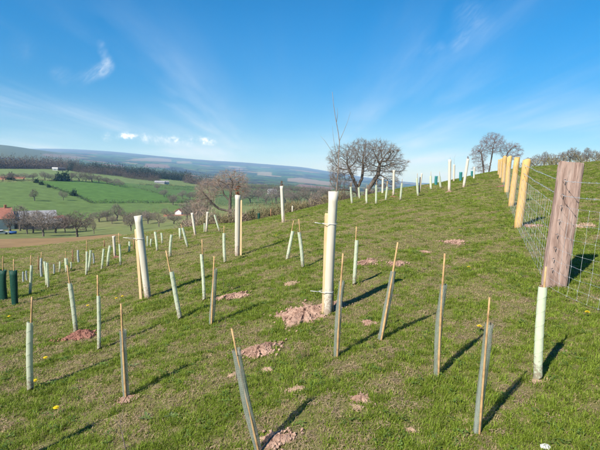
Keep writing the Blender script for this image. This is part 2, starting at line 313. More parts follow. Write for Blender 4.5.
# ------------------------------------------------------------------ mesh helpers
class MB:
    def __init__(s): s.v = []; s.f = []; s.uv = []; s.m = []
    def add(s, verts, faces, mi=0):
        o = len(s.v); s.v.extend([tuple(p) for p in verts]); s.f.extend([tuple(i + o for i in f) for f in faces]); s.m.extend([mi] * len(faces))
    def ring_tube(s, pts, rads, n=6, cap=True, mi=0, phase=0.0, sx=1.0, sy=1.0):
        pts = [Vector(p) for p in pts]; o = len(s.v); up = None
        for i, p in enumerate(pts):
            d = (pts[min(i + 1, len(pts) - 1)] - pts[max(i - 1, 0)]).normalized()
            if up is None:
                a = Vector((1, 0, 0)) if abs(d.x) < 0.8 else Vector((0, 1, 0)); up = (a - d * a.dot(d)).normalized()
            else: up = (up - d * up.dot(d)).normalized()
            w = d.cross(up)
            for k in range(n):
                an = 2 * math.pi * k / n + phase
                s.v.append(tuple(p + (up * math.cos(an) * sx + w * math.sin(an) * sy) * rads[i]))
        for i in range(len(pts) - 1):
            for k in range(n):
                k2 = (k + 1) % n; s.f.append((o + i * n + k, o + i * n + k2, o + (i + 1) * n + k2, o + (i + 1) * n + k)); s.m.append(mi)
        if cap:
            s.f.append(tuple(o + k for k in reversed(range(n)))); s.m.append(mi)
            e = o + (len(pts) - 1) * n; s.f.append(tuple(e + k for k in range(n))); s.m.append(mi)
    def box(s, c, size, rot=None, mi=0):
        hx, hy, hz = (q / 2 for q in size); V = []
        for x in (-hx, hx):
            for y in (-hy, hy):
                for z in (-hz, hz):
                    p = Vector((x, y, z)); p = rot @ p if rot else p; V.append(p + Vector(c))
        s.add(V, [(0, 1, 3, 2), (4, 6, 7, 5), (0, 4, 5, 1), (2, 3, 7, 6), (0, 2, 6, 4), (1, 5, 7, 3)], mi)
    def mesh(s, name, mats, smooth=False):
        me = bpy.data.meshes.new(name); me.from_pydata(s.v, [], s.f)
        for x in (mats if isinstance(mats, (list, tuple)) else [mats]): me.materials.append(x)
        if any(s.m): me.polygons.foreach_set('material_index', s.m)
        if smooth: me.polygons.foreach_set('use_smooth', [True] * len(me.polygons))
        me.update(); return me
def link(name, me, parent=None, loc=(0, 0, 0), rz=0.0, scale=None):
    o = bpy.data.objects.new(name, me); COL.objects.link(o); o.location = loc; o.rotation_euler = (0, 0, rz)
    if parent is not None: o.parent = parent
    if scale is not None: o.scale = scale if hasattr(scale, '__len__') else (scale,) * 3
    return o
def tag(o, label, cat, group=None, kind=None):
    if label: o['label'] = label
    if cat: o['category'] = cat
    if group: o['group'] = group
    if kind: o['kind'] = kind
    return o
def empty(name, loc, label, cat, group=None, rz=0.0, scale=None):
    o = link(name, None, None, loc, rz, scale); o.empty_display_size = 0.1
    return tag(o, label, cat, group)
def np_mesh(name, V, F, mats, smooth=False):
    """V (n,3), F (m,3|4) numpy arrays"""
    me = bpy.data.meshes.new(name); F = np.asarray(F, np.int32); k = F.shape[1]
    me.vertices.add(len(V)); me.vertices.foreach_set('co', np.asarray(V, np.float32).ravel())
    me.loops.add(F.size); me.loops.foreach_set('vertex_index', F.ravel())
    me.polygons.add(len(F)); me.polygons.foreach_set('loop_start', np.arange(0, F.size, k, dtype=np.int32))
    me.polygons.foreach_set('use_smooth', np.full(len(F), smooth))
    for x in (mats if isinstance(mats, (list, tuple)) else [mats]): me.materials.append(x)
    me.update(calc_edges=True); return me

# ------------------------------------------------------------------ the ground, one sheet from under the camera to the far hills
azs = np.concatenate([np.arange(-180, -44, 3.0), np.arange(-44, 44, 0.2), np.arange(44, 180, 3.0)]) * math.pi / 180
rs = np.concatenate([[0.0], np.exp(np.linspace(math.log(0.25), math.log(10400), 360))])
A, RR = np.meshgrid(azs, rs, indexing='ij')
X = RR * np.sin(A); Y = RR * np.cos(A); Z = ground_z(X, Y)
Z[:, 0] = EYE.z - 1.58
na, nr = A.shape
ii, jj = np.meshgrid(np.arange(na), np.arange(nr - 1), indexing='ij'); i2 = (ii + 1) % na
F = np.stack([ii * nr + jj, i2 * nr + jj, i2 * nr + jj + 1, ii * nr + jj + 1], -1).reshape(-1, 4)
V = np.stack([X, Y, Z], -1).reshape(-1, 3)
# what grows on each part of the valley floor: fields, given by their corners in the view and turned into places on the ground
inv = np.array(CAMROT.transposed())
Pc = (V - np.array(EYE)) @ inv.T
dep = np.maximum(-Pc[:, 2], 1e-3)
PXv = 300 + FPX * Pc[:, 0] / dep; PYv = 225 - FPX * Pc[:, 1] / dep
rv = np.hypot(V[:, 0], V[:, 1])
def inpoly(px, py, poly):
    c = np.zeros(len(px), bool); n = len(poly)
    for i in range(n):
        x1, y1 = poly[i]; x2, y2 = poly[(i + 1) % n]
        if y1 == y2: continue
        cond = ((y1 > py) != (y2 > py)) & (px < (x2 - x1) * (py - y1) / (y2 - y1) + x1)
        c ^= cond
    return c
PAST = np.array((0.155, 0.175, 0.065)); STRAW = np.array((0.25, 0.215, 0.105))
Cv = np.tile(PAST, (len(V), 1))
Cv[rv < 85] = (0.175, 0.175, 0.07)
GREEN = (0.080, 0.150, 0.034); GREEN2 = (0.105, 0.155, 0.046); LGREEN = (0.140, 0.185, 0.070); BROWN = (0.255, 0.165, 0.080); REDSOIL = (0.33, 0.145, 0.085)
fields = [
 ([(-400, 252), (0, 250), (40, 246.5), (80, 242), (110, 239), (125, 236.6), (120, 233.8), (70, 237.5), (0, 239), (-400, 243)], BROWN),
 ([(-400, 242), (0, 239), (70, 237.5), (120, 233.5), (175, 226), (180, 222), (90, 228), (0, 231), (-400, 234)], (0.15, 0.17, 0.062)),
 ([(90, 228), (180, 222), (182, 214), (140, 213), (90, 217)], (0.165, 0.170, 0.07)),
 ([(-400, 228), (0, 226), (90, 218), (140, 213), (182, 214), (190, 205), (150, 203), (92, 203), (60, 190), (34, 181), (0, 182.5), (-400, 186)], GREEN2),
 ([(34, 181), (60, 180.5), (106, 181), (123, 185), (150, 191), (176, 198), (185, 203), (150, 203), (92, 203), (60, 190)], GREEN),
 ([(106, 181), (140, 184.5), (200, 186), (206, 198), (185, 203), (176, 198), (150, 191), (123, 185)], (0.090, 0.150, 0.045)),
 ([(-400, 181), (0, 179.3), (25, 178.8), (24, 176.6), (0, 176.4), (-400, 178)], REDSOIL),
 ([(-400, 178), (0, 176.5), (24, 176.7), (26, 179), (60, 178.6), (106, 180), (140, 184), (200, 185), (200, 180), (110, 171.5), (0, 168), (-400, 168)], LGREEN),
 ([(162, 217), (192, 215.2), (192, 213.6), (164, 215)], REDSOIL),
 ([(243, 197.8), (268, 198.2), (268, 196.4), (243, 196)], REDSOIL),
 ([(215, 206), (330, 204), (330, 186), (215, 184)], (0.085, 0.125, 0.045)),
]
for poly, c in fields:
    k = (rv > 45) & (rv < 1250) & (dep > 1) & inpoly(PXv, PYv, poly); Cv[k] = c
# beyond 1.2 km: patchwork of far fields, woods and bare plough
fr = np.where(rv > 1150)[0]
sd = rng.uniform(-1, 1, (2600, 2)); srad = np.exp(rng.uniform(math.log(1050), math.log(15000), 2600)); saz = rng.uniform(-1.05, 1.05, 2600)
sxy = np.stack([srad * np.sin(saz), srad * np.cos(saz)], 1)
pal = np.array([(0.085, 0.15, 0.05), (0.11, 0.16, 0.06), (0.13, 0.165, 0.075), (0.055, 0.06, 0.045), (0.06, 0.062, 0.05), (0.30, 0.225, 0.155), (0.36, 0.28, 0.20), (0.075, 0.12, 0.05), (0.10, 0.10, 0.07), (0.28, 0.17, 0.125)])
prob = np.array([.15, .13, .10, .20, .14, .05, .035, .11, .06, .025]); ci = rng.choice(len(pal), 2600, p=prob / prob.sum())
for s in range(0, len(fr), 4000):
    q = fr[s:s + 4000]; P = V[q, :2]
    # compare in log-radius / azimuth so far cells stay wide and shallow like real fields seen across a valley
    qa = np.arctan2(P[:, 0], P[:, 1]); ql = np.log(np.hypot(P[:, 0], P[:, 1]))
    D = ((qa[:, None] - saz[None]) * 1.0) ** 2 + ((ql[:, None] - np.log(srad)[None]) * 0.55) ** 2
    o2 = np.argsort(D, 1)[:, :2]; d1 = np.sqrt(np.take_along_axis(D, o2[:, :1], 1))[:, 0]; d2 = np.sqrt(np.take_along_axis(D, o2[:, 1:2], 1))[:, 0]
    c = pal[ci[o2[:, 0]]] * 1.0
    edge = (d2 - d1) < 0.0016; c[edge] = (0.05, 0.06, 0.04)
    Cv[q] = c
moor = (rv > 7200) & (dep > 1); Cv[moor] = (0.10, 0.085, 0.075)
hillm = (rv > 2300) & (rv < 4800) & (PXv < 75) & (dep > 1) & (vnoise(V[:, 0] * .002, V[:, 1] * .002, 8) > -0.45); Cv[hillm] = (0.13, 0.145, 0.075)
pale = [([(124, 160.5), (172, 162), (172, 159.3), (150, 157.5), (138, 158.5)], (0.36, 0.29, 0.20)), ([(143, 167), (170, 168), (168, 164.5), (146, 163.5)], (0.34, 0.24, 0.18)),
        ([(176, 163.5), (192, 163.5), (190, 161.3), (176, 161)], (0.36, 0.30, 0.2)), ([(257, 175.3), (272, 175.3), (272, 172), (258, 171.8)], (0.42, 0.36, 0.24)),
        ([(287, 181), (332, 186), (330, 182), (300, 177.8), (288, 178.2)], (0.42, 0.33, 0.24)), ([(40, 155.5), (70, 158.5), (90, 158.5), (70, 155.2), (45, 153.6)], (0.33, 0.25, 0.18)),
        ([(290, 188), (330, 190.5), (334, 187.5), (300, 184)], (0.38, 0.24, 0.18))]
for poly, c in pale:
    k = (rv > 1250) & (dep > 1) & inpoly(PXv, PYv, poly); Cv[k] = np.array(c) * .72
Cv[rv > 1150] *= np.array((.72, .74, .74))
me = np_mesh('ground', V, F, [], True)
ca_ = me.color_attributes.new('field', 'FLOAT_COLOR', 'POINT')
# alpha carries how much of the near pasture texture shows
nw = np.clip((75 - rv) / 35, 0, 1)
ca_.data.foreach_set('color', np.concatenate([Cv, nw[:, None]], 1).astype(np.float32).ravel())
m, t, b, o = mat('pasture and fields'); l = t.links
at = tn(t, 'ShaderNodeAttribute', attribute_name='field'); geo = tn(t, 'ShaderNodeNewGeometry')
def tno(scale, detail=5.0, rough=0.6, vec=None, stretch=None):
    n = tn(t, 'ShaderNodeTexNoise', i_Scale=scale, i_Detail=detail, i_Roughness=rough); l.new(vec or geo.outputs['Position'], n.inputs['Vector']); return n.outputs['Fac']
fine_c = ramp_node(t, tno(38, 8.0, 0.75), [(0.32, (0.085, 0.075, 0.030)), (0.47, (0.17, 0.165, 0.050)), (0.58, (0.26, 0.195, 0.105)), (0.72, (0.37, 0.26, 0.165))])
patch_c = ramp_node(t, tno(1.1, 6.0, 0.65), [(0.32, (0.12, 0.165, 0.028)), (0.5, (0.18, 0.195, 0.05)), (0.66, (0.27, 0.22, 0.10)), (0.8, (0.31, 0.22, 0.13))])
mix1 = tn(t, 'ShaderNodeMix', data_type='RGBA'); mix1.inputs[0].default_value = 0.5; l.new(fine_c, mix1.inputs[6]); l.new(patch_c, mix1.inputs[7])
fv = tn(t, 'ShaderNodeMapRange'); l.new(tno(0.16, 9.0, 0.72), fv.inputs[0]); fv.inputs[1].default_value = 0.25; fv.inputs[2].default_value = 0.75; fv.inputs[3].default_value = 0.62; fv.inputs[4].default_value = 1.38
fm = tn(t, 'ShaderNodeMix', data_type='RGBA', blend_type='MULTIPLY'); fm.inputs[0].default_value = 1.0; l.new(at.outputs['Color'], fm.inputs[6]); l.new(fv.outputs[0], fm.inputs[7])
mix2 = tn(t, 'ShaderNodeMix', data_type='RGBA'); l.new(at.outputs['Alpha'], mix2.inputs[0]); l.new(fm.outputs[2], mix2.inputs[6]); l.new(mix1.outputs[2], mix2.inputs[7])
l.new(mix2.outputs[2], b.inputs['Base Color']); b.inputs['Roughness'].default_value = 1.0; b.inputs['Specular IOR Level'].default_value = 0.05
bp = tn(t, 'ShaderNodeBump', i_Strength=0.9, i_Distance=0.03); l.new(tno(26, 8.0, 0.75), bp.inputs['Height']); l.new(bp.outputs[0], b.inputs['Normal'])
me.materials.append(m)
ground = tag(link('ground', me), 'rough pasture slope running down to green valley fields and far hills', None, kind='structure')

# ------------------------------------------------------------------ winter trees (space colonisation)
def grow_tree(name, stems, lobes, n_att, step, seed, twig=0.35, base_r=0.25, n_twig=3, tip=0.008, kill=1.25, reach=9.0, twig_w=0.012, iters=160, bark=None, twig_mat=None, power=1.85, droop=0.0, split=0.035, nmax=9000):
    """stems: polylines; lobes: (centre, radii, weight). Returns trunk mesh and crown mesh."""
    g = np.random.default_rng(seed); att = []
    wsum = sum(w for *_, w in lobes)
    for c, rad, w in lobes:
        n = int(n_att * w / wsum); p = g.normal(size=(n, 3)); p /= np.linalg.norm(p, axis=1)[:, None]
        p *= (g.uniform(0.12, 1.0, n) ** (1 / 2.4))[:, None]; att.append(p * np.array(rad) + np.array(c))
    att = np.concatenate(att); pos = []; par = []
    for st in stems:
        st = [Vector(q) for q in st]; prev = -1
        if pos:
            dd = [(Vector(q) - st[0]).length for q in pos]; prev = int(np.argmin(dd))
        for a, b_ in zip(st[:-1], st[1:]):
            n = max(1, int((b_ - a).length / step))
            for k in range(n):
                q = a.lerp(b_, k / n) + Vector(g.normal(size=3)) * step * 0.10
                pos.append(tuple(q)); par.append(prev); prev = len(pos) - 1
        pos.append(tuple(st[-1])); par.append(prev)
    pos = [np.array(p) for p in pos]
    alive = np.ones(len(att), bool)
    P = np.array(pos); best = np.full(len(att), 1e9); bi = np.zeros(len(att), int)
    def upd(newidx):
        nonlocal best, bi
        D = np.linalg.norm(att[:, None] - P[newidx][None], axis=2); k = D.argmin(1); d = D[np.arange(len(att)), k]
        better = d < best; best[better] = d[better]; bi[better] = np.asarray(newidx)[k[better]]
    upd(list(range(len(P))))
    for it in range(iters):
        alive &= best > kill * step
        sel = alive & (best < reach * step * (3 if it < 25 else 1.5))
        if not sel.any(): break
        acc = {}
        dirs = att[sel] - P[bi[sel]]; dirs /= np.linalg.norm(dirs, axis=1)[:, None]
        for k, dv in zip(bi[sel], dirs): acc[k] = acc.get(k, 0) + dv
        new = []
        for k, dv in acc.items():
            dv = dv / (np.linalg.norm(dv) + 1e-6) + g.normal(size=3) * 0.15; dv[2] -= droop; dv /= np.linalg.norm(dv)
            new.append(P[k] + dv * step); par.append(int(k))
        s0 = len(P); P = np.concatenate([P, np.array(new)]); upd(list(range(s0, len(P))))
        if len(P) > nmax: break
    n = len(P); kids = [[] for _ in range(n)]
    for i, p in enumerate(par):
        if p >= 0: kids[p].append(i)
    rad = np.zeros(n)
    for i in range(n - 1, -1, -1):
        rad[i] = tip ** power if not kids[i] else sum(rad[k] for k in kids[i])
    rad = rad ** (1 / power); rad = rad * base_r / rad.max(); tip = float(rad.min())
    trunk = MB(); crown = MB()
    done = set()
    roots = [i for i in range(n) if par[i] < 0]; stack = list(roots)
    while stack:
        i = stack.pop(); chain = [i]
        while kids[i]:
            ks = sorted(kids[i], key=lambda k: -rad[k]); stack.extend((k, i) if False else k for k in ks[1:]); i = ks[0]; chain.append(i)
        if par[chain[0]] >= 0: chain = [par[chain[0]]] + chain
        rr_ = [rad[c] for c in chain]
        if par[chain[1] if len(chain) > 1 else chain[0]] == chain[0] and len(chain) > 1: rr_[0] = min(rr_[0], rr_[1] * 1.15)
        big = [q for q in range(len(chain)) if rr_[q] > split]
        cut = (big[-1] + 1) if big else 0
        if cut >= 2: trunk.ring_tube([P[c] for c in chain[:cut]], rr_[:cut], 8 if max(rr_) > base_r * .4 else 5, cap=True)
        st_ = max(cut - 1, 0)
        if len(chain) - st_ >= 2: crown.ring_tube([P[c] for c in chain[st_:]], rr_[st_:], 3, cap=False)
    tips = [i for i in range(n) if rad[i] < tip * 3.6]; print(name, n, len(tips), 'tip', tip)
    for i in tips:
        base = P[i]; d0 = P[i] - P[par[i]] if par[i] >= 0 else np.array((0, 0, 1.0)); d0 = d0 / (np.linalg.norm(d0) + 1e-6)
        for k in range(n_twig):
            d = d0 + g.normal(size=3) * 0.55; d /= np.linalg.norm(d); ln = twig * g.uniform(0.4, 1.2)
            side = np.cross(d, g.normal(size=3)); side /= np.linalg.norm(side); m1 = base + d * ln * .55 + g.normal(size=3) * ln * .07
            w = twig_w * g.uniform(.6, 1.2)
            d2 = d + g.normal(size=3) * .4
            e2 = m1 + d2 * ln * .5; e3 = m1 + (d + g.normal(size=3) * .7) * ln * .4
            crown.add([base - side * w / 2, base + side * w / 2, m1 + side * w * .3, m1 - side * w * .3, e2, e3], [(0, 1, 2, 3), (3, 2, 4), (3, 2, 5)])
    return trunk.mesh(name + ' trunk', bark or M['bark'], True), crown.mesh(name + ' crown', twig_mat or M['twigs_oak'])
def put_tree(name, loc, meshes, label, group=None, rz=0.0, scale=None, cat='tree'):
    e = empty(name, loc, label, cat, group, rz, scale)
    link('trunk', meshes[0], e); link('crown', meshes[1], e); return e

def height_to(base, py, px=None):
    """how tall a thing at base is when its top shows at row py"""
    r = math.hypot(base.x, base.y)
    if px is None:
        c = (CAMROT.transposed() @ (base - EYE)); px = 300 + FPX * c.x / -c.z
    return EYE.z + r * pix_azel(px, py)[1] - base.z

# big twin-trunk oak on the crest
b0 = at_r(361, 52); H = height_to(b0, 132); s = H / 9.0
mppx = 52 / FPX / s      # metres (tree units) per pixel
def tw(px, py, dy=0.0): return ((px - 361) * mppx, dy, (198 - py) * mppx)
oak = grow_tree('oak', [[tw(358, 203, 0), tw(359, 196, 0), tw(357, 186, 0.2), tw(352, 175, .3), tw(347, 164, .2)], [tw(362, 203, .1), tw(364, 195, .1), tw(369, 184, -.3), tw(376, 172, -.5), tw(378, 160, -.4)],
                        [tw(357, 186, .2), tw(362, 176, .9), tw(363, 162, 1.2)], [tw(357, 190, 0), tw(345, 187, -.5), tw(335, 188, -1)]],
                [(tw(343, 160), (2.5, 3.0, 2.5), 1.0), (tw(377, 156), (3.2, 3.6, 2.6), 1.5), (tw(360, 150), (2.3, 3.2, 1.9), 0.8), (tw(395, 163), (1.4, 2.2, 1.5), .35), (tw(336, 172), (1.2, 2, 1.2), .3), (tw(385, 178), (2.0, 2.2, 1.2), .3), (tw(343, 182), (2.2, 2.2, 1.0), .25)],
                3800, 0.20, 3, twig=0.46, base_r=0.46, n_twig=8, tip=0.013, twig_w=0.0125)
put_tree('oak_tree', b0 - Vector((0, 0, .15)), oak, 'wide bare oak with two leaning trunks standing on the crest', scale=s)
# purple-grey tree behind the fence line
b0 = at_r(490, 74); H = height_to(b0, 129.5); s = H / 8.5; mppx = 74 / FPX / s
def tw(px, py, dy=0.0): return ((px - 490) * mppx, dy, max(-0.4, (172 - py) * mppx))
t2 = grow_tree('crest tree', [[tw(483, 176), tw(481, 160), tw(478, 148)], [tw(487, 176, .3), tw(489, 160, .4), tw(490, 146, .3)], [tw(493, 176, -.2), tw(497, 162, -.3), tw(503, 150, -.3)]],
               [(tw(489, 143), (2.4, 2.8, 2.2), 1.2), (tw(477, 153), (1.6, 2.2, 2.0), .8), (tw(506, 150), (2.2, 2.2, 1.9), .9), (tw(480, 165), (1.9, 2, .9), .3)],
               2200, 0.20, 5, twig=0.46, base_r=0.27, n_twig=7, tip=0.013, twig_w=0.014, twig_mat=M['twigs_purple'])
put_tree('crest_tree', b0 - Vector((0, 0, .2)), t2, 'bare purplish multi-stemmed tree behind the far end of fence', scale=s)
# tree with long side limb left of centre
b0 = at_r(232, 58); H = height_to(b0, 167); s = H / 8.0; mppx = 58 / FPX / s
def tw(px, py, dy=0.0): return ((px - 232) * mppx, dy, (223 - py) * mppx)
t3 = grow_tree('limb tree', [[tw(233, 226), tw(230.5, 218), tw(230, 208), tw(230, 196), tw(231, 184), tw(232, 176)], [tw(230, 206), tw(219, 204), tw(212, 198), tw(207, 192)], [tw(230, 196), tw(224, 190), tw(222, 183)]],
               [(tw(231, 176), (2.6, 2.8, 1.6), 1.0), (tw(208, 186), (2.0, 2.4, 1.6), .8), (tw(240, 184), (1.4, 2.0, 1.5), .5), (tw(200, 200), (1.3, 1.8, 1.4), .3)],
               1900, 0.20, 9, twig=0.46, base_r=0.26, n_twig=6, tip=0.012, twig_w=0.014, twig_mat=M['twigs_pink'])
put_tree('limb_tree', b0 - Vector((0, 0, .15)), t3, 'dark trunked bare tree with long left limb below the crest', scale=s)
# far tree kinds, about 8 m tall
def kind(seed, wid, lobs=None, twm='twigs_far', hgt=8.0, tr=2.2):
    L_ = lobs or [((0, 0, hgt * .62), (wid, wid, hgt * .36), 1)]
    return grow_tree('winter tree %d' % seed, [[(0, 0, -.4), (0.1, 0, 1.0), (-.1, .1, tr)], [(-.1, .1, tr), (-wid * .4, .2, hgt * .5)], [(-.1, .1, tr), (wid * .4, -.2, hgt * .5)]], L_,
                     620, 0.36, seed, twig=0.75, base_r=0.26, n_twig=6, tip=0.03, twig_w=0.05, twig_mat=M[twm], split=0.08)
K = [kind(21, 3.6, [((-.8, 0, 4.6), (3.4, 3.2, 2.6), 1), ((1.9, .5, 5.6), (2.2, 2.4, 2.4), .7)]), kind(22, 2.6, [((0, 0, 5.0), (2.3, 2.2, 3.0), 1), ((-1.3, .4, 3.6), (1.8, 1.6, 1.3), .4)]),
     kind(23, 4.2, [((-2.2, 0, 4.2), (2.6, 2.8, 2.2), 1), ((2.0, .3, 4.6), (3.0, 2.6, 2.6), 1), ((.2, -.6, 6.0), (2.2, 2.0, 1.7), .6)], hgt=7.6), kind(24, 1.9, [((.1, 0, 5.2), (1.7, 1.7, 2.9), 1)], hgt=8.0),
     kind(25, 4.0, [((-1.8, 0, 4.0), (2.2, 2.6, 2.0), .8), ((1.5, .4, 5.6), (2.4, 2.6, 2.6), 1)])]

def clump(n, rad, ln, w, seed, up=0.5, flat=False):
    """a mass of short twigs/leaf sprays filling an uneven rounded volume that sits on z=0"""
    g = np.random.default_rng(seed); p = g.normal(size=(n, 3)); p /= np.linalg.norm(p, axis=1)[:, None]; p[:, 2] = np.abs(p[:, 2])
    lob = 1 + .22 * np.sin(p[:, 0] * 5 + seed) + .2 * np.sin(p[:, 1] * 6 + 2 * seed) + .12 * np.sin(p[:, 2] * 9)
    p *= (g.uniform(0.05, 1, n) ** .45 * lob)[:, None]; p = p * np.array(rad)
    d = p / np.array(rad) * .8 + g.normal(size=(n, 3)) * .6; d[:, 2] += up; d /= np.linalg.norm(d, axis=1)[:, None]
    sd_ = np.cross(d, g.normal(size=(n, 3))); sd_ /= np.linalg.norm(sd_, axis=1)[:, None]
    l_ = ln * g.uniform(.5, 1.4, n)[:, None]; w_ = w * g.uniform(.6, 1.4, n)[:, None]
    V_ = np.stack([p - sd_ * w_ / 2, p + sd_ * w_ / 2, p + d * l_], 1).reshape(-1, 3)
    return V_, np.arange(3 * n).reshape(-1, 3)
def hedge_along(name, pts, h, w, mat_, label, dens=26, ln=.9, wd=.22, group=None, seed=1, wild=0.35):
    """a hedge standing on the ground along a list of ground points"""
    g = np.random.default_rng(seed); VV = []; FF = []; n0 = 0; base = pts[0]
    for a, b_ in zip(pts[:-1], pts[1:]):
        m_ = max(1, int((b_ - a).length / (w * .7)))
        for k in range(m_):
            q = a.lerp(b_, (k + g.uniform(-.3, .3)) / m_); hh = h * g.uniform(1 - wild, 1 + wild * 1.4); ww = w * g.uniform(.7, 1.2)
            v_, f_ = clump(dens, (ww * .75, ww * .75, hh), ln, wd, int(g.integers(1e6)))
            v_ = v_ + np.array((q.x - base.x, q.y - base.y, gz(q.x, q.y) - base.z - .1)); VV.append(v_); FF.append(f_ + n0); n0 += len(v_)
    me_ = np_mesh(name, np.concatenate(VV), np.concatenate(FF), mat_)
    return tag(link(name, me_, None, base), label, 'hedge', group)
vh = lambda px, py: hit(px, py, 62, 1200)

# ------------------------------------------------------------------ valley: trees one by one
def vtree(name, px, by, ty, k, label, group=None, rz=None, wmul=1.0):
    b_ = vh(px, by); H = max(2.0, height_to(b_, ty, px)); s_ = H / 8.4
    return put_tree(name, b_, K[k], label, group, random.uniform(0, 6.28) if rz is None else rz, (s_ * wmul * random.uniform(.8, 1.25), s_ * wmul * random.uniform(.8, 1.25), s_ * random.uniform(.92, 1.05)))
ORD = ['first', 'second', 'third', 'fourth', 'fifth', 'sixth', 'seventh', 'eighth', 'ninth', 'tenth', 'eleventh', 'twelfth', 'thirteenth', 'fourteenth', 'fifteenth', 'sixteenth', 'seventeenth', 'eighteenth']
vtree('bare_tree', 10.5, 234, 210, 3, 'bare tree before the red roofed farmhouse at left edge', wmul=1.25)
vtree('bare_tree', 20.5, 231, 203, 1, 'tall bare tree in front of the long grey barn', wmul=1.2)
vtree('bare_tree', 33, 233, 208, 4, 'bare broad tree right of the tall one before the barn')
vtree('bare_tree', 43.5, 236.5, 208, 0, 'round bare tree with dark trunk above the brown strip', wmul=1.15)
vtree('bare_tree', 56, 233, 208, 2, 'bare tree in front of the orange brick shed')
vtree('bare_tree', 77, 237, 207, 2, 'broad spreading bare tree with leaning trunk, right of farm', wmul=1.1)
vtree('small_tree', 94, 234, 221, 3, 'small upright young tree beside the broad spreading tree')
vtree('field_tree', 34.5, 201, 188, 1, 'bare tree alone in the left of the lower green field')
vtree('field_tree', 63.5, 200.5, 189.5, 0, 'bare round tree in lower green field by diagonal hedge')
vtree('bare_tree', 117, 221, 203, 3, 'tallest bare tree in the hedge below the green field', wmul=1.5)
vtree('bare_tree', 124, 222, 208, 4, 'low bare tree right of tallest hedge tree')
vtree('bare_tree', 131, 231, 213, 0, 'bare tree left of the leaning cream tube top')
vtree('bare_tree', 148, 224, 208, 2, 'bare spreading tree just right of leaning cream tube top')
vtree('bare_tree', 159, 227, 211, 4, 'low twiggy tree in pasture between leaning tube and pink house')
for i, (px, by, ty, k) in enumerate([(99, 222, 210, 0), (107, 221, 209, 4), (140, 221, 209, 2), (168, 219, 208, 4), (174, 224, 213, 0), (112, 224, 214, 2)]):
    vtree('pasture_tree', px, by, ty, k, ORD[i] + ' of the smaller bare trees edging the pale pasture', 'small trees edging the pasture', wmul=1.35)
for i, (px, by, ty, k) in enumerate([(27, 234, 212, 1), (65, 233, 216, 0), (86, 231, 218, 4)]):
    vtree('farm_tree', px, by, ty, k, ORD[i] + ' from left of lesser bare trees round the farm buildings', 'lesser trees round the farm', wmul=1.15)
for i, (px, by, ty, k) in enumerate([(187, 221, 203, 1), (194, 222, 198, 0), (203, 223, 192, 4)]):
    vtree('thicket_tree', px, by, ty, k, ['leftmost bare tree of thicket left of the limbed tree', 'middle bare tree of thicket left of the limbed tree', 'tallest bare tree of thicket left of the limbed tree'][i], 'thicket trees', wmul=1.2)
for i, (px, by, ty, k) in enumerate([(3, 181, 173, 1), (13, 180.5, 172, 0), (24, 180, 171.5, 2), (33, 180, 173, 4), (45, 180.5, 171, 0), (52, 180.5, 173, 2), (72, 181, 171.5, 3), (79, 181.5, 171, 0), (86, 182, 173.5, 2), (92, 182.5, 173, 4), (99, 183, 174, 1), (107, 184, 176.5, 0), (114, 185.5, 178, 4), (120, 187, 180, 2)]):
    vtree('hedgerow_tree', px, by, ty, k, ORD[i] + ' bare tree from left along top hedge of bright green field', 'trees along the top hedge', wmul=1.55)
for i, (px, by, ty, k) in enumerate([(157, 190, 183, 2), (164, 197, 189, 0), (173, 205, 194, 2), (182, 199, 190, 4), (190, 200, 191, 0), (197, 201, 189, 2), (202, 194, 183, 0)]):
    vtree('hedgerow_tree', px, by, ty, k, ORD[i] + ' dark bare tree from left among small fields beyond bright field', 'trees among the small fields', wmul=1.2)
for i, (px, by, ty, k) in enumerate(sorted([(207, 190, 178, 0), (250, 203, 188, 2), (258, 201, 187, 0), (266, 204, 190, 4), (276, 203, 186, 1), (285, 203, 188, 0), (292, 204, 190, 2), (300, 204, 187, 4), (309, 205, 188, 0), (316, 205, 190, 2), (324, 206, 187, 0), (333, 206, 190, 4), (246, 196, 186, 2), (270, 197, 187, 0), (215, 196, 184, 4)])):
    vtree('valley_tree', px, by, ty, k, ORD[i] + ' bare tree from left in valley between limbed tree and oak', 'valley trees below the crest', wmul=1.3)
def bush_mesh(seed, n=420, rad=(1.2, 1.2, 2.0), ln=.55, w=.09, mt='scrub'):
    v_, f_ = clump(n, rad, ln, w, seed); return np_mesh('bush %d' % seed, v_, f_, M[mt])
EV = bush_mesh(61, 420, (1.3, 1.3, 2.4), .7, .35, 'evergreen')
for px, by, ty, lb in [(74, 196, 190, 'small dark evergreen bush on diagonal hedge in green fields'), (58.5, 181, 173.5, 'dark evergreen tree, left one of pair on top hedge'), (65, 181, 172.5, 'larger dark evergreen tree, right one of pair on top hedge'),
                       (36.5, 183, 179, 'topmost small evergreen bush of diagonal hedge'), (41.5, 185, 181.5, 'second small evergreen bush of diagonal hedge'), (48.8, 187.5, 184.5, 'third small evergreen bush of diagonal hedge'),
                       (10.5, 180, 173.5, 'dark evergreen tree at left end of top hedge'), (327, 206, 194, 'dark evergreen bush in valley left of oak')]:
    b_ = vh(px, by); H = height_to(b_, ty, px); s_ = H / 2.6
    e = empty('evergreen_tree', b_, lb, 'evergreen', None, random.uniform(0, 6), s_)
    link('crown', EV, e); tk = MB(); tk.ring_tube([(0, 0, -.2), (0, 0, .8)], [.1, .07], 6); link('trunk', tk.mesh('evergreen trunk', M['bark']), e)
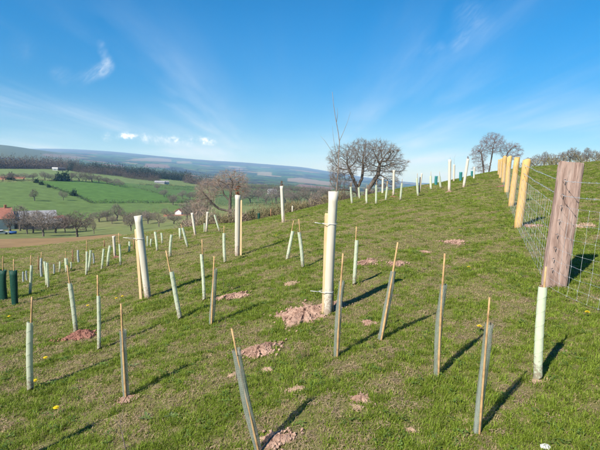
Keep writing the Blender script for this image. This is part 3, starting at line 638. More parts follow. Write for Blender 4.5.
# hedges
hedge_along('hedge', [vh(*p) for p in ((-20, 184), (0, 182.5), (30, 181.5), (60, 181), (106, 182), (123, 186), (138, 188.5), (150, 191.5), (160, 194.5), (176, 199))], 2.8, 3.6, M['hedge_green'], 'long hedge along the top of the bright green field', seed=3, dens=22)
hedge_along('hedge', [vh(*p) for p in ((34, 182), (48, 186), (60, 190.5), (74, 195), (85, 200), (92, 203.5))], 1.5, 2.2, M['hedge_green'], 'diagonal hedge between the two green fields', seed=4, dens=18)
hedge_along('hedge', [vh(*p) for p in ((92, 203.3), (120, 203), (150, 203.2), (180, 203), (205, 201))], 2.0, 2.2, M['hedge_green'], 'dark clipped hedge along bottom of the bright green field', seed=5, dens=30, wild=.12)
hedge_along('hedge', [vh(*p) for p in ((90, 220), (106, 219.5), (120, 218.5), (140, 217), (160, 215.5), (182, 213.5))], 3.6, 3.6, M['scrub'], 'brown overgrown hedge above the pale pasture', seed=6, dens=60, wild=.5, ln=.9, wd=.12)
hedge_along('hedge', [vh(*p) for p in ((140, 185), (160, 185.5), (180, 187), (200, 188))], 2.0, 3.0, M['hedge_green'], 'dark hedge leading left from the pale farm', seed=7, dens=24)
hedge_along('hedge', [vh(*p) for p in ((160, 188), (172, 189.5), (186, 190), (200, 190))], 3.5, 4.0, M['hedge_green'], 'thick dark hedge below the pale farm', seed=8, dens=34)
hedge_along('hedge', [vh(*p) for p in ((168, 197), (178, 199), (190, 201), (206, 203))], 3.0, 3.6, M['scrub'], 'brown hedge running down right of the bright field', seed=9, dens=40)
hedge_along('hedge', [vh(*p) for p in ((0, 226), (20, 225), (60, 223), (92, 221))], 2.4, 3.0, M['scrub'], 'brown hedge behind the farm buildings', seed=12, dens=40)
hedge_along('hedge', [vh(*p) for p in ((215, 207), (250, 206), (290, 206), (330, 206))], 3.2, 4.0, M['scrub'], 'brown valley hedge below the crest right of limbed tree', seed=13, dens=40)
hedge_along('hedge', [at_r(p, 92) for p in (519, 530, 545, 560, 575, 590, 605, 625)], 1.75, 2.2, M['scrub'], 'brown hedge along the skyline behind the weathered post', seed=14, dens=420, ln=.5, wd=.07, wild=.15)
for i, (px, ty, k) in enumerate([(532, 153, 2), (541, 151, 3), (549, 153, 4), (557, 151.5, 1), (566, 147, 0), (577, 150.5, 2), (583, 147, 3), (592, 150, 4), (602, 147.5, 2)]):
    b_ = at_r(px, 94 + 2 * (i % 3)); H = height_to(b_, ty, px); s_ = H / 8.4
    put_tree('skyline_tree', b_, K[k], 'greenish rounded bare tree in the skyline hedge above weathered post' if i == 4 else ORD[i - (i > 4)] + ' small bare tree from left in skyline hedge, greenish one not counted', None if i == 4 else 'small trees in the skyline hedge', random.uniform(0, 6), (s_ * 1.15, s_ * 1.15, s_))
# scrub just below the crest, between the limbed tree and the oak, each bush a thing
BM = [bush_mesh(71 + i, 1700, (1.5, 1.4, 2.0), .5, .06, 'scrub') for i in range(4)] 
BP = [bush_mesh(81 + i, 1700, (1.5, 1.4, 2.2), .5, .05, 'twigs_pink') for i in range(2)]
BO = bush_mesh(85, 1700, (1.5, 1.4, 2.0), .5, .055, 'twigs_oak')
bl = [(188, 215, 'p'), (197, 212, 'p'), (205, 214, 'm'), (212, 209, 'p'), (219, 212, 'm'), (226, 211, 'm'), (238, 208, 'p'), (246, 213, 'e'), (251, 208, 'm'), (258, 209, 'm'), (265, 205, 'm'), (272, 203, 'm'), (278, 203, 'm'), (289, 199, 'm'), (296, 199, 'm'), (303, 197, 'm'), (310, 195, 'o'), (317, 194, 'o'), (324, 193, 'o'), (331, 193, 'm'), (338, 190, 'm'), (346, 188, 'o'), (372, 187, 'o')]
adj = {'p': 'pinkish twiggy bush', 'm': 'olive brown bush', 'e': 'green leafed bush', 'o': 'dark brown bramble bush'}
wh = ['at left end of the scrub line', 'behind the left pale tubes', 'behind the second pale tube', 'left of limbed tree trunk', 'against left limb of the tree', 'at foot of limbed tree', 'behind the tall cream tube in middle distance', 'right of the middle distance cream tube', 'by small dark green guard', 'right of small dark green guard',
      'two bushes left of russet-topped tube', 'just left of russet-topped tube', 'touching left of russet-topped tube', 'just right of russet-topped tube', 'second right of russet-topped tube', 'third right of russet-topped tube', 'left of the centre tube top', 'nearer left of centre tube top', 'touching left of centre tube top', 'right behind centre tube top', 'between centre tube and oak', 'at left foot of oak', 'at right foot of oak']
for i, (px, ty, kk) in enumerate(bl):
    b_ = at_r(px, random.uniform(40, 50)); H = max(1.2, height_to(b_, ty, px)); s_ = H / 2.5
    mesh = {'p': BP[i % 2], 'm': BM[i % 4], 'e': EV, 'o': BO}[kk]
    tag(link('bush', mesh, None, b_ - Vector((0, 0, .15)), random.uniform(0, 6), (max(s_, .75), max(s_, .75), s_)), adj[kk] + ' ' + wh[i], 'bush', 'scrub bushes below the crest')
# woodland strip above the fields, and woods across the valley
def wood(name, rows, mat_, label, seed, dens=26, ln=3.5, wd=1.0, depth=5, gap=.5, wr=.42):
    g = np.random.default_rng(seed); VV = []; FF = []; n0 = 0
    for px0, by0, ty0, px1, by1, ty1 in rows:
        for d in range(depth):
            n = max(2, int(abs(px1 - px0) / gap / 3))
            for k in range(n):
                f = (k + g.uniform()) / n; px = px0 + (px1 - px0) * f; by = by0 + (by1 - by0) * f; ty = ty0 + (ty1 - ty0) * f
                b_ = vh(px, by); r0 = math.hypot(b_.x, b_.y) * (1 + d * .02); q = at_r(px, r0)
                H = height_to(b_, ty, px) * g.uniform(.72, 1.12)
                v_, f_ = clump(dens, (H * wr, H * wr, H), ln * H / 14, wd * H / 14, int(g.integers(1e6)), .5)
                VV.append(v_ + np.array(q)); FF.append(f_ + n0); n0 += len(v_)
    return tag(link(name, np_mesh(name, np.concatenate(VV), np.concatenate(FF), mat_)), label, None, kind='stuff')
wood('woodland', [(-40, 168.5, 158, 50, 169, 159), (50, 169, 159, 80, 171, 161.5)], M['wood_brown'], 'bare brown woodland strip above the pale fields', 31, 150, 1.6, .5)
wood('conifer_wood', [(70, 171, 163, 100, 173, 165), (95, 173, 164.5, 150, 178, 169.5), (140, 177, 169, 192, 182, 174)], M['conifer'], 'dark conifer wood along the hilltop', 32, 120, 1.7, .7, wr=.3)
wood('brown_wood', [(75, 172, 165, 125, 177, 169), (125, 178, 171, 160, 182, 175), (185, 183, 174, 235, 190, 180), (235, 188, 183, 330, 193, 187)], M['wood_brown'], 'bare brown trees along the foot of the conifer wood', 33, 130, 1.6, .5, 3)

# ------------------------------------------------------------------ farm buildings
def gable_house(name, loc, rz, Lx, Wy, Hw, Hr, wall, roof, label, wins=(), door=None, chim=False):
    e = empty(name, loc, label, 'building', None, rz)
    m_ = MB(); hx, hy = Lx / 2, Wy / 2
    m_.add([(-hx, -hy, -1), (hx, -hy, -1), (hx, hy, -1), (-hx, hy, -1), (-hx, -hy, Hw), (hx, -hy, Hw), (hx, hy, Hw), (-hx, hy, Hw), (-hx, 0, Hw + Hr), (hx, 0, Hw + Hr)],
           [(0, 1, 5, 4), (2, 3, 7, 6), (1, 2, 6, 9, 5), (3, 0, 4, 8, 7)])
    link('wall', m_.mesh(name + ' wall', wall), e)
    m_ = MB(); ov = .35; sl_ = Hr / hy; zb = Hw - ov * sl_
    for sg in (-1, 1):
        a = [(-hx - ov, sg * (hy + ov), zb), (hx + ov, sg * (hy + ov), zb), (hx + ov, 0, Hw + Hr), (-hx - ov, 0, Hw + Hr)]
        a2 = [(x, y, z + .18) for x, y, z in a]; m_.add([(x, y, z + .03) for x, y, z in a] + a2, [(0, 1, 2, 3), (4, 7, 6, 5), (0, 4, 5, 1), (1, 5, 6, 2), (0, 3, 7, 4)])
    rf = link('roof', m_.mesh(name + ' roof', roof), e)
    if chim:
        m_ = MB(); m_.box((hx * .7, 0, Hw + Hr + .5), (.8, .6, 1.5)); link('chimney', m_.mesh('chimney', M['brick']), rf)
    for (x, z, w, h) in wins:
        m_ = MB(); m_.box((x, -hy - .02, z), (w, .1, h)); f_ = link('window', m_.mesh('window frame', M['tie']), e)
        m_ = MB(); m_.box((x, -hy - .06, z), (w - .2, .06, h - .2)); link('pane', m_.mesh('window pane', M['window']), f_)
    if door:
        m_ = MB(); m_.box((door[0], -hy - .03, door[2] / 2), (door[1], .1, door[2])); link('door', m_.mesh('door', M['dark_sheet']), e)
    return e
def face(p): return math.atan2(p.y, p.x) - math.pi / 2
p = at_r(-8, 206); gable_house('farmhouse', p, face(p) + .2, 12, 8, 4.2, 3.6, M['render_white'], M['red_tile'], 'white farmhouse with red roof at the left edge of valley', [(-4, 3.4, 1.2, 1.3), (0, 3.4, 1.2, 1.3), (4, 3.4, 1.2, 1.3), (-4, 1.2, 1.3, 1.3), (4, 1.2, 1.3, 1.3)], (0, 1.1, 2.0), True)
p = at_r(23, 208); gable_house('barn', p, face(p) + .05, 22, 9, 3.0, 3.6, M['dark_sheet'], M['slate'], 'long barn with pale grey roof behind bare farm trees', [(-6, 1.4, 2.5, 1.2)], (4, 3.5, 2.6))
p = at_r(41, 203); gable_house('shed', p, face(p), 13, 6, 2.6, 1.2, M['dark_sheet'], M['slate'], 'low dark open-fronted shed right of the grey barn', [], (0, 4, 2.2))
p = at_r(58, 205); gable_house('brick_shed', p, face(p) + .9, 4.5, 5, 3.2, 1.6, M['brick'], M['red_tile'], 'small orange brick shed right of the farm barns', [(0, 1.8, .9, .9)])
p = vh(179, 214.3); gable_house('cottage', p, face(p) + 1.35, 4.5, 3.4, 1.6, 1.3, M['render_white'], M['red_tile'], 'small pale cottage with red roof beyond pasture', [(-1.2, .9, .7, .7), (1.2, .9, .7, .7)])
p = vh(55, 170.4); gable_house('white_barn', p, face(p), 6, 5, 2.4, 1.3, M['render_white'], M['render_white'], 'white barn at edge of the brown woodland', [(0, 1.2, 1, 1)])
p = vh(62, 170.6); gable_house('dark_barn', p, face(p), 9, 8, 2.6, 1.6, M['dark_sheet'], M['dark_sheet'], 'low dark barn right of the white barn', [], (0, 3, 2.4))
p = vh(160, 183.5); gable_house('farm_barn', p, face(p) - .2, 12, 6, 1.7, 1.5, M['slate'], M['slate'], 'long grey roofed barn of farm below conifer wood', [(-2, 1.4, 1.5, 1)])
p = vh(166.5, 184); gable_house('farm_cottage', p, face(p) + .5, 5, 4.5, 2.4, 1.6, M['render_white'], M['slate'], 'pale cottage at right end of grey roofed far farm', [(-1.3, 1.3, .9, .9), (1.3, 1.3, .9, .9)])
p = vh(272, 194); gable_house('grey_farmhouse', p, face(p) + .3, 10, 7, 3.2, 2.6, M['render_white'], M['slate'], 'pale grey roofed farmhouse among valley trees left of russet-topped tube', [(-2.5, 2, 1.3, 1.3), (2.5, 2, 1.3, 1.3)])
def car(loc, rz, paint, label):
    e = empty('parked_car', loc, label, 'car', None, rz); m_ = MB()
    prof = [(-2.1, .35), (2.1, .35), (2.1, .8), (1.3, .95), (.6, 1.45), (-1.3, 1.45), (-2.0, .95)]
    m_.add([(x, -.85, z) for x, z in prof] + [(x, .85, z) for x, z in prof], [tuple(range(7)), tuple(reversed(range(7, 14)))] + [(i, i + 7, (i + 1) % 7 + 7, (i + 1) % 7) for i in range(7)])
    link('body', m_.mesh('car body', paint), e)
    for x in (-1.35, 1.35):
        for y in (-.8, .8):
            w = MB(); w.ring_tube([(x, y - .1, .33), (x, y + .1, .33)], [.33, .33], 12); link('wheel', w.mesh('wheel', M['black_rubber']), e)
    w = MB(); w.box((-.3, -.86, 1.18), (1.7, .03, .38)); w.box((-.3, .86, 1.18), (1.7, .03, .38)); link('window', w.mesh('car glass', M['window']), e)
p = vh(13, 234.0); e = empty('water_tank', p, 'low blue tank in front of the grey barn', 'tank', None, face(p))
m_ = MB(); m_.ring_tube([(-1.1, 0, .48), (-1.0, 0, .5), (1.0, 0, .5), (1.1, 0, .48)], [.36, .5, .5, .36], 14, True); link('body', m_.mesh('tank body', M['blue'], True), e)
m_ = MB(); m_.ring_tube([(0, 0, .98), (0, 0, 1.08)], [.18, .16], 10, True); link('lid', m_.mesh('tank lid', M['black_rubber']), e)
for x_ in (-.7, .7):
    m_ = MB(); m_.box((x_, 0, .06), (.14, .9, .3)); link('support', m_.mesh('tank support', M['dark_sheet']), e)
p = vh(1, 234.5); car(p, face(p) + .2, M['render_white'], 'white car parked at the left edge by the farmhouse')

# ------------------------------------------------------------------ haze
z_lo, z_hi = float(V[:, 2].min()) - 1.0, float(V[:, 2].max()) + 25.0; print('HAZE', z_lo, z_hi)
hb = MB(); hb.box((0, 0, (z_lo + z_hi) / 2), (20900, 20900, z_hi - z_lo)); hz = link('haze', None); 
m = bpy.data.materials.new('thin blue haze'); m.use_nodes = True; t = m.node_tree; t.nodes.clear()
o = t.nodes.new('ShaderNodeOutputMaterial'); pv = t.nodes.new('ShaderNodeVolumePrincipled')
pv.inputs['Color'].default_value = (0.27, 0.56, 1.0, 1); pv.inputs['Absorption Color'].default_value = (1, 1, 1, 1); pv.inputs['Density'].default_value = 1.2e-4; pv.inputs['Anisotropy'].default_value = 0.0
t.links.new(pv.outputs[0], o.inputs['Volume'])
bpy.data.objects.remove(hz); hz = tag(link('haze', hb.mesh('haze', m)), 'thin blue haze filling the valley air', None, kind='stuff')
# ------------------------------------------------------------------ fence on the right
fence_posts_px = [(518.3, 227.5, 526.8, 160.5), (511, 205.7, 517.3, 157.5), (506.7, 192.3, 509.4, 157), (503.2, 182.5, 505, 156.6), (500.4, 178, 501.8, 159), (498.8, 174.5, 499.4, 160)]
FD = [8.4, 11.6, 15.4, 20.0, 26.5, 34.5]
def rough_log(base, top, r0, seed, n=12, rings=7, old=False):
    g = random.Random(seed); m_ = MB(); pts = []; rad = []
    lo = base - (top - base).normalized() * .12
    for k in range(rings):
        f = k / (rings - 1); pts.append(lo.lerp(top, f) + Vector((g.uniform(-1, 1), g.uniform(-1, 1), 0)) * r0 * .06); rad.append(r0 * g.uniform(.95, 1.05) * (1.06 - .1 * f))
    pts.append(top + (top - base).normalized() * r0 * .10); rad.append(r0 * .86)
    m_.ring_tube(pts, rad, n, True)
    V2 = []
    for q in m_.v: V2.append((q[0] + g.uniform(-1, 1) * r0 * .035, q[1] + g.uniform(-1, 1) * r0 * .035, q[2]))
    m_.v = V2; return m_
bases = []; tops = []
for (bx, by, tx, ty), Yd in zip(fence_posts_px, FD):
    a = pix_azel(bx, by)[0]; b_ = hit(bx, by, 3, 60)
    r0 = math.hypot(b_.x, b_.y)
    bases.append(b_); tops.append(above(b_, tx, ty))
sb = near_hit(553.5, 286); stp = above(sb, 571.5, 162)
fence = empty('wire_fence', sb, 'timber post fence with barbed wire and stock netting along right side', 'fence')
inv_f = Vector(sb)
def fpart(name, m_, mt, smooth=True):
    m_.v = [tuple(Vector(q) - inv_f) for q in m_.v]; return link(name, m_.mesh(name, mt, smooth), fence)
for i, (b_, tp_) in enumerate(zip(bases, tops)):
    hgt_ = (tp_ - b_).length; px_w = {0: 7.6, 1: 5.6, 2: 4.6, 3: 4.0, 4: 3.0, 5: 2.4}[i]
    rad = min(.085, px_w / FPX * b_.y / 2)
    o = fpart('post', rough_log(b_, tp_, rad, 40 + i, 14), M['new_timber'])
# weathered square-sawn strainer
ax = (stp - sb).normalized(); sx_ = Vector((1, 0, 0)); sx_ = (sx_ - ax * sx_.dot(ax)).normalized(); sy_ = ax.cross(sx_)
yaw = R(-14); fx = sx_ * math.cos(yaw) + sy_ * math.sin(yaw); fy = -sx_ * math.sin(yaw) + sy_ * math.cos(yaw)
wid = 22.0 / FPX * sb.y / 1.06; thk = wid * .62
m_ = MB(); g = random.Random(5); ringn = []
prof = []
for k in range(28):     # rounded rectangle section with checks and worn corners
    an = 2 * math.pi * k / 28; cx_, sy2 = math.cos(an), math.sin(an)
    q = (abs(cx_) ** 7 + abs(sy2) ** 7) ** (-1 / 7); prof.append((cx_ * q * (1 + g.uniform(-.03, .03)), sy2 * q * (1 + g.uniform(-.03, .03))))
crk = {3: .2, 9: -.3, 12: .4, 17: .1, 20: .5, 24: -.2}; lo = sb - ax * .15; NR = 22; hl = (stp - lo).length
for j in range(NR):
    f = j / (NR - 1)
    for k, (pa, pb) in enumerate(prof):
        wob = 1 + .018 * math.sin(f * 9 + k * 2.1) + g.uniform(-.016, .016) - (.05 if k in crk and .15 < f + crk[k] * .3 < 1.1 else 0); tap = 1.06 - .05 * f
        if j == NR - 1: tap *= .985
        p_ = lo + ax * (hl * f + (g.uniform(-.018, .006) if j == NR - 1 else 0)) + fx * pa * wid / 2 * wob * tap + fy * pb * thk / 2 * wob * tap
        m_.v.append(tuple(p_))
for j in range(NR - 1):
    for k in range(28):
        k2 = (k + 1) % 28; m_.f.append((j * 28 + k, j * 28 + k2, (j + 1) * 28 + k2, (j + 1) * 28 + k)); m_.m.append(0)
m_.f.append(tuple((NR - 1) * 28 + k for k in range(28))); m_.m.append(0)
so_ = fpart('strainer_post', m_, M['old_timber'], False); so_['label'] = 'thick weathered reddish square post'
# line of the wire: along the side of the posts nearer the planted slope, past the strainer and on towards the viewer
endb = sb + Vector((0.10, -3.4, 0)); endb.z = gz(endb.x, endb.y)
off = Vector((-0.75, -0.66, 0)).normalized()
line = [(bases[i] + off * .075, (tops[i] - bases[i])) for i in range(len(bases) - 1, -1, -1)]
line.append((sb + off * (thk * .5 + .045) + Vector((-.03, -.035, 0)), stp - sb)); line.append((endb + off * .05, Vector((0.02, 0, 1.2))))
def on_line(seg, f, h):
    a, ua = line[seg]; b_, ub = line[seg + 1]; p_ = a.lerp(b_, f)
    ground_ = gz(p_.x, p_.y) if 0 < f < 1 else p_.z
    up_ = (ua.normalized()).lerp(ub.normalized(), f); return Vector((p_.x, p_.y, ground_)) + up_ * h
rw = random.Random(3)
for hgt in (1.15, 1.0):
    m_ = MB()
    for seg in range(len(line) - 1):
        n = 14; near = seg >= len(line) - 3
        for strand in (0, 1):
            pts = []; n2 = 90 if near else 10
            for k in range(n2 + 1):
                f = k / n2; p_ = on_line(seg, f, hgt * (1 if seg < len(line) - 3 else 1)) ; tw_ = f * (line[seg + 1][0] - line[seg][0]).length * 34 + strand * math.pi
                if near: p_ += Vector((0, math.cos(tw_), math.sin(tw_))) * .0026
                p_.z -= .012 * math.sin(math.pi * f); pts.append(p_)
            m_.ring_tube(pts, [.0012 if near else .0018] * len(pts), 4, False)
            if not near: break
        ln_ = (line[seg + 1][0] - line[seg][0]).length
        for k in range(int(ln_ / .11) if seg >= len(line) - 3 else 0):
            f = (k + .5) * .11 / ln_; p_ = on_line(seg, f, hgt); p_.z -= .012 * math.sin(math.pi * f)
            for q in range(2):
                d = Vector((rw.uniform(-1, 1), rw.uniform(-1, 1), rw.uniform(-1, 1))).normalized() * .016
                m_.ring_tube([p_ - d, p_ + d], [.0016, .0008], 3, False)
            m_.ring_tube([p_ - Vector((0, .006, 0)), p_ + Vector((0, .006, 0))], [.0038, .0038], 5, True)
    fpart('barbed_wire', m_, M['wire'], False)
net_h = [.02, .11, .21, .32, .44, .58, .73, .88]
for seg in range(len(line) - 1):
    m_ = MB(); ln_ = (line[seg + 1][0] - line[seg][0]).length; far = seg < len(line) - 3; th = .0010 if not far else .0011
    wob = random.Random(seg)
    nv = max(3, int(ln_ / (.15 if not far else .3)))
    for h_ in net_h:
        pts = [on_line(seg, k / nv, h_) + Vector((0, 0, wob.uniform(-.006, .006))) for k in range(nv + 1)]
        m_.ring_tube(pts, [th] * len(pts), 4, False)
    for k in range(1 if seg == len(line) - 2 else 0, nv if seg == len(line) - 3 else nv + 1):
        pts = [on_line(seg, k / nv, h_) + Vector((wob.uniform(-1, 1), wob.uniform(-1, 1), 0)) * .007 for h_ in net_h]
        m_.ring_tube(pts, [th] * len(pts), 4, False)
        if not far:
            for p_ in pts: m_.ring_tube([p_ - Vector((0, 0, .006)), p_ + Vector((0, 0, .006))], [.0028, .0028], 4, True)
    fpart('wire_netting', m_, M['wire'], False)
# staples on the strainer face
for h_ in [1.15, 1.0] + net_h[2:]:
    p_ = on_line(len(line) - 2, 0, h_); m_ = MB(); m_.ring_tube([p_ - off * .004, p_ - off * .03 + Vector((.012, .012, 0))], [.0035, .0035], 5, True); fpart('staple', m_, M['dark_sheet'], False)

# ------------------------------------------------------------------ disturbed soil
mound_xy = []
def soil_mound(px, py, wpx, label, mt='soil', hgt=.10, deep=1.0, seed=0, lift=0.0):
    c = near_hit(px, py); g = np.random.default_rng(900 + seed); half = wpx / FPX * c.y / 2
    dep_ = half * deep; NA, NRG = (72, 26) if wpx > 12 and c.y < 9 else (40, 12); ph = g.uniform(0, 6.28, 4)
    m_ = MB(); an = 2 * math.pi * np.arange(NA) / NA
    edge = 1 + .22 * np.sin(2 * an + ph[0]) + .20 * np.sin(3 * an + ph[1]) + .15 * np.sin(5 * an + ph[2]) + .10 * np.sin(9 * an + ph[3]) + .06 * np.sin(17 * an + ph[0]) + g.normal(0, .05, NA)
    f = np.linspace(0, 1, NRG)[:, None]; x = c.x + np.cos(an) * half * edge * f; y = c.y + np.sin(an) * dep_ * edge * f
    q = half ** -1
    lump = .5 + .55 * vnoise(x * 5 * max(q * .25, 1), y * 5 * max(q * .25, 1), seed + 50) + .45 * vnoise(x * 17, y * 17, seed + 51) + .32 * np.abs(vnoise(x * 43, y * 43, seed + 52)) + .2 * vnoise(x * 90, y * 90, seed + 53)
    hgt = hgt * .62; h = hgt * (1 - f ** 2.2) * lump * 1.1 + g.normal(0, 1, x.shape) * min(.006, hgt * .12)
    z = ground_z(x, y) + .012 * (1 - f ** 4) + np.maximum(h, -.004); z[-1] -= .03
    m_.v = [tuple(p_) for p_ in np.stack([x - c.x, y - c.y, z - c.z], -1).reshape(-1, 3)]
    for j in range(NRG - 1):
        for k in range(NA):
            k2 = (k + 1) % NA; m_.f.append((j * NA + k, (j + 1) * NA + k, (j + 1) * NA + k2, j * NA + k2)); m_.m.append(0)
    # clods lying on and around it
    for w_ in range(int(60 + 900 * half)):
        a_ = g.uniform(0, 6.28); ff = g.uniform(0.05, 1.0) ** .6 * 1.12 if w_ % 3 else g.uniform(.9, 1.5); ed = float(np.interp(a_, an, edge)); xx = math.cos(a_) * half * ff * ed; yy = math.sin(a_) * dep_ * ff * ed
        s_ = min(half * .16, .005 + .022 * g.random() ** 3)
        zz = gz(c.x + xx, c.y + yy) - c.z + hgt * max(0, 1 - ff ** 2.2) * .55 + .008
        pts = [Vector(d) * s_ * g.uniform(.6, 1.2) for d in ((1, 0, 0), (-.4, .9, 0), (-.4, -.9, 0), (.3, .4, .8), (-.6, 0, .7), (.4, -.5, .75), (0, 0, -.6))]
        m_.add([p_ + Vector((xx, yy, zz)) for p_ in pts], [(0, 1, 3), (1, 4, 3), (1, 2, 4), (2, 5, 4), (2, 0, 5), (0, 3, 5), (3, 4, 5), (0, 6, 1), (1, 6, 2), (2, 6, 0)])
    mound_xy.append((c.x, c.y, half, dep_))
    return tag(link('soil_mound', m_.mesh('soil mound', M[mt]), None, c), label, 'soil mound', 'patches of dug soil in the turf')
MO = [(305, 315, 58, 'large patch of dug red brown soil around central cream tube', 'soil', .085, .95),
      (338, 306, 16, 'small soil heap at right foot of central cream tube', 'soil', .07, 1.2),
      (259, 352, 35, 'pale red brown soil heap below left of central tube', 'soil', .08, .9),
      (234, 297, 26, 'dark crumbly soil heap right of grey netted guard', 'soil', .07, .8),
      (81, 337, 26, 'dark red soil heap at foot of bent pale green guard', 'soil_red', .10, .9),
      (368, 263, 20, 'soil heap right of slim green guard in middle distance', 'soil', .08, .9),
      (397, 264.5, 17, 'soil heap above the leaning netted guard', 'soil', .06, .9),
      (455, 242.5, 22, 'flat soil scrape on the slope below far fence', 'soil', .04, .8),
      (425, 252.5, 9, 'tiny soil scrape left of flat soil scrape', 'soil', .03, .8),
      (369, 324, 13, 'small round soil patch left of leaning netted guard', 'soil', .03, 1),
      (361, 400, 17, 'lower centre soil patch between foreground netted guards', 'soil', .02, 1.2),
      (357, 409, 11, 'small scrap of soil under lower centre patch', 'soil_pale', .02, 1),
      (272, 443, 38, 'soil patch at foot of bottom leaning netted guard', 'soil', .03, .9),
      (127.5, 400, 17, 'small soil ring at foot of front left netted guard', 'soil', .03, .9),
      (291, 284, 14, 'small pale soil patch left of central tube', 'soil_pale', .03, .8),
      (267, 371, 11, 'small soil spot below pale soil heap', 'soil_pale', .02, 1),
      (297, 390, 14, 'thin pale soil spot right of bottom leaning guard', 'soil_pale', .015, .8),
      (505, 186, 15, 'red soil scrape beside the far fence posts', 'soil_red', .06, .7),
      (529, 226.5, 16, 'red soil at foot of nearest yellow post', 'soil', .05, .7),
      (583, 226.5, 26, 'pale scraped ground right of weathered post', 'soil_pale', .03, .7),
      (116, 257.5, 6, 'red soil at foot of far left cream tube', 'soil_red', .06, 1),
      (392, 197.5, 6, 'red soil at foot of tube by oak', 'soil_red', .06, .8),
      (427, 186, 5, 'tiny red soil spot on crest', 'soil_red', .06, .8),
      (449, 192, 7, 'soil at foot of upright cream tube on crest', 'soil', .05, .8),
      (233, 376, 10, 'little soil spot left of bottom leaning guard', 'soil_pale', .015, .8),
      (536, 382, 11, 'thin soil at foot of right pale green guard', 'soil_pale', .012, .8),
      (411, 431, 9, 'small bare soil spot between front netted guards', 'soil_pale', .012, .8),
      (466, 423, 9, 'small bare soil spot left of front right guard', 'soil_pale', .012, .8),
      (545, 287, 8, 'crumb of soil at left foot of weathered post', 'soil', .03, .8)]
for i, (px, py, w, lb, mt, h_, dp_) in enumerate(MO): soil_mound(px, py, w, lb, mt, h_, dp_, i)

# ------------------------------------------------------------------ tree guards
def local(base):
    return lambda p_: Vector(p_) - base
def lean_pts(n, top, bow, seed):
    g = random.Random(seed); sd_ = Vector((g.uniform(-1, 1), g.uniform(-1, 1), 0)) * bow
    return [top * (k / (n - 1)) + sd_ * math.sin(math.pi * k / (n - 1)) for k in range(n)]
def frame_of(d):
    a = Vector((0, 1, 0)); x = a.cross(d).normalized(); return x, d.cross(x).normalized()
def wall_tube(top, r0, r1, seed, n=24, rings=14, dent=.03, bow=0.0, squash=1.0):
    """hollow plastic tube with a wall, a rolled lip and a seam"""
    g = random.Random(seed); m_ = MB(); pts = lean_pts(rings, top, bow, seed); ph = g.uniform(0, 6)
    o_ = []
    for surf, dr in ((0, 0.0), (1, -.0035)):
        for i, p_ in enumerate(pts):
            f = i / (rings - 1); d = (pts[min(i + 1, rings - 1)] - pts[max(i - 1, 0)]).normalized(); x, y = frame_of(d)
            r = r0 + (r1 - r0) * f + dr
            if i == rings - 1: r += .004 if surf == 0 else 0.002
            for k in range(n):
                an = 2 * math.pi * k / n; w = 1 + dent * math.sin(2 * an + ph + f * 3) + dent * .6 * math.sin(3 * an - f * 5 + ph)
                m_.v.append(tuple(p_ + (x * math.cos(an) + y * math.sin(an) * squash) * r * w))
    for surf in (0, 1):
        b_ = surf * rings * n
        for i in range(rings - 1):
            for k in range(n):
                k2 = (k + 1) % n; q = (b_ + i * n + k, b_ + i * n + k2, b_ + (i + 1) * n + k2, b_ + (i + 1) * n + k)
                m_.f.append(q if surf == 0 else tuple(reversed(q))); m_.m.append(0)
    e = (rings - 1) * n
    for k in range(n):
        k2 = (k + 1) % n; m_.f.append((e + k, e + k2, rings * n + e + k2, rings * n + e + k)); m_.m.append(0)
    return m_
def spiral_tube(top, r, seed, bow=.01, turns=None):
    """spiral guard: one helical ribbon whose turns overlap"""
    g = random.Random(seed); m_ = MB(); ln = top.length; turns = turns or max(4, int(ln / .085)); seg = 18; tot = turns * seg
    pts = lean_pts(24, top, bow, seed); pitch = ln / turns; prev = None
    for i in range(tot + 1):
        an = 2 * math.pi * i / seg
        for w, rr2 in ((0, r * 1.055), (1, r * .975)):
            h_ = min(max((i / seg - .5 + w * 1.06) * pitch, 0), ln) / ln * 23; a = int(min(h_, 22)); c = pts[a].lerp(pts[a + 1], h_ - a)
            x, y = frame_of(top.normalized()); m_.v.append(tuple(c + (x * math.cos(an) + y * math.sin(an)) * rr2 * (1 + g.uniform(-.012, .012))))
        if i: j = 2 * i; m_.f.append((j - 2, j, j + 1, j - 1)); m_.m.append(0)
    return m_
def net_tube(top, r, seed, bow=.012):
    """wrapped sheet of fine netting with an overlapping edge, dented"""
    g = random.Random(seed); n, rings = 22, 16; pts = lean_pts(rings, top, bow, seed); V_ = []; ph = g.uniform(0, 6)
    for i, p_ in enumerate(pts):
        f = i / (rings - 1); d = top.normalized(); x, y = frame_of(d)
        for k in range(n + 1):
            an = 2 * math.pi * k / n * 1.12; rr2 = r * (1 + .10 * k / n) * (1 + .16 * math.sin(2 * an + ph + 2 * f) * math.sin(f * 5 + ph) + .05 * math.sin(5 * an + f * 14) + g.uniform(-.02, .02))
            V_.append(p_ + (x * math.cos(an + ph) + y * math.sin(an + ph)) * rr2)
    me_ = bpy.data.meshes.new('netting tube'); Fs = [(i * (n + 1) + k, i * (n + 1) + k + 1, (i + 1) * (n + 1) + k + 1, (i + 1) * (n + 1) + k) for i in range(rings - 1) for k in range(n)]
    me_.from_pydata([tuple(q) for q in V_], [], Fs); uv = me_.uv_layers.new(name='UVMap'); dat = []
    for fc in Fs:
        for vi in fc: dat += [(vi % (n + 1)) / n, (vi // (n + 1)) / (rings - 1)]
    uv.data.foreach_set('uv', dat); me_.materials.append(M['netting']); me_.update(); return me_
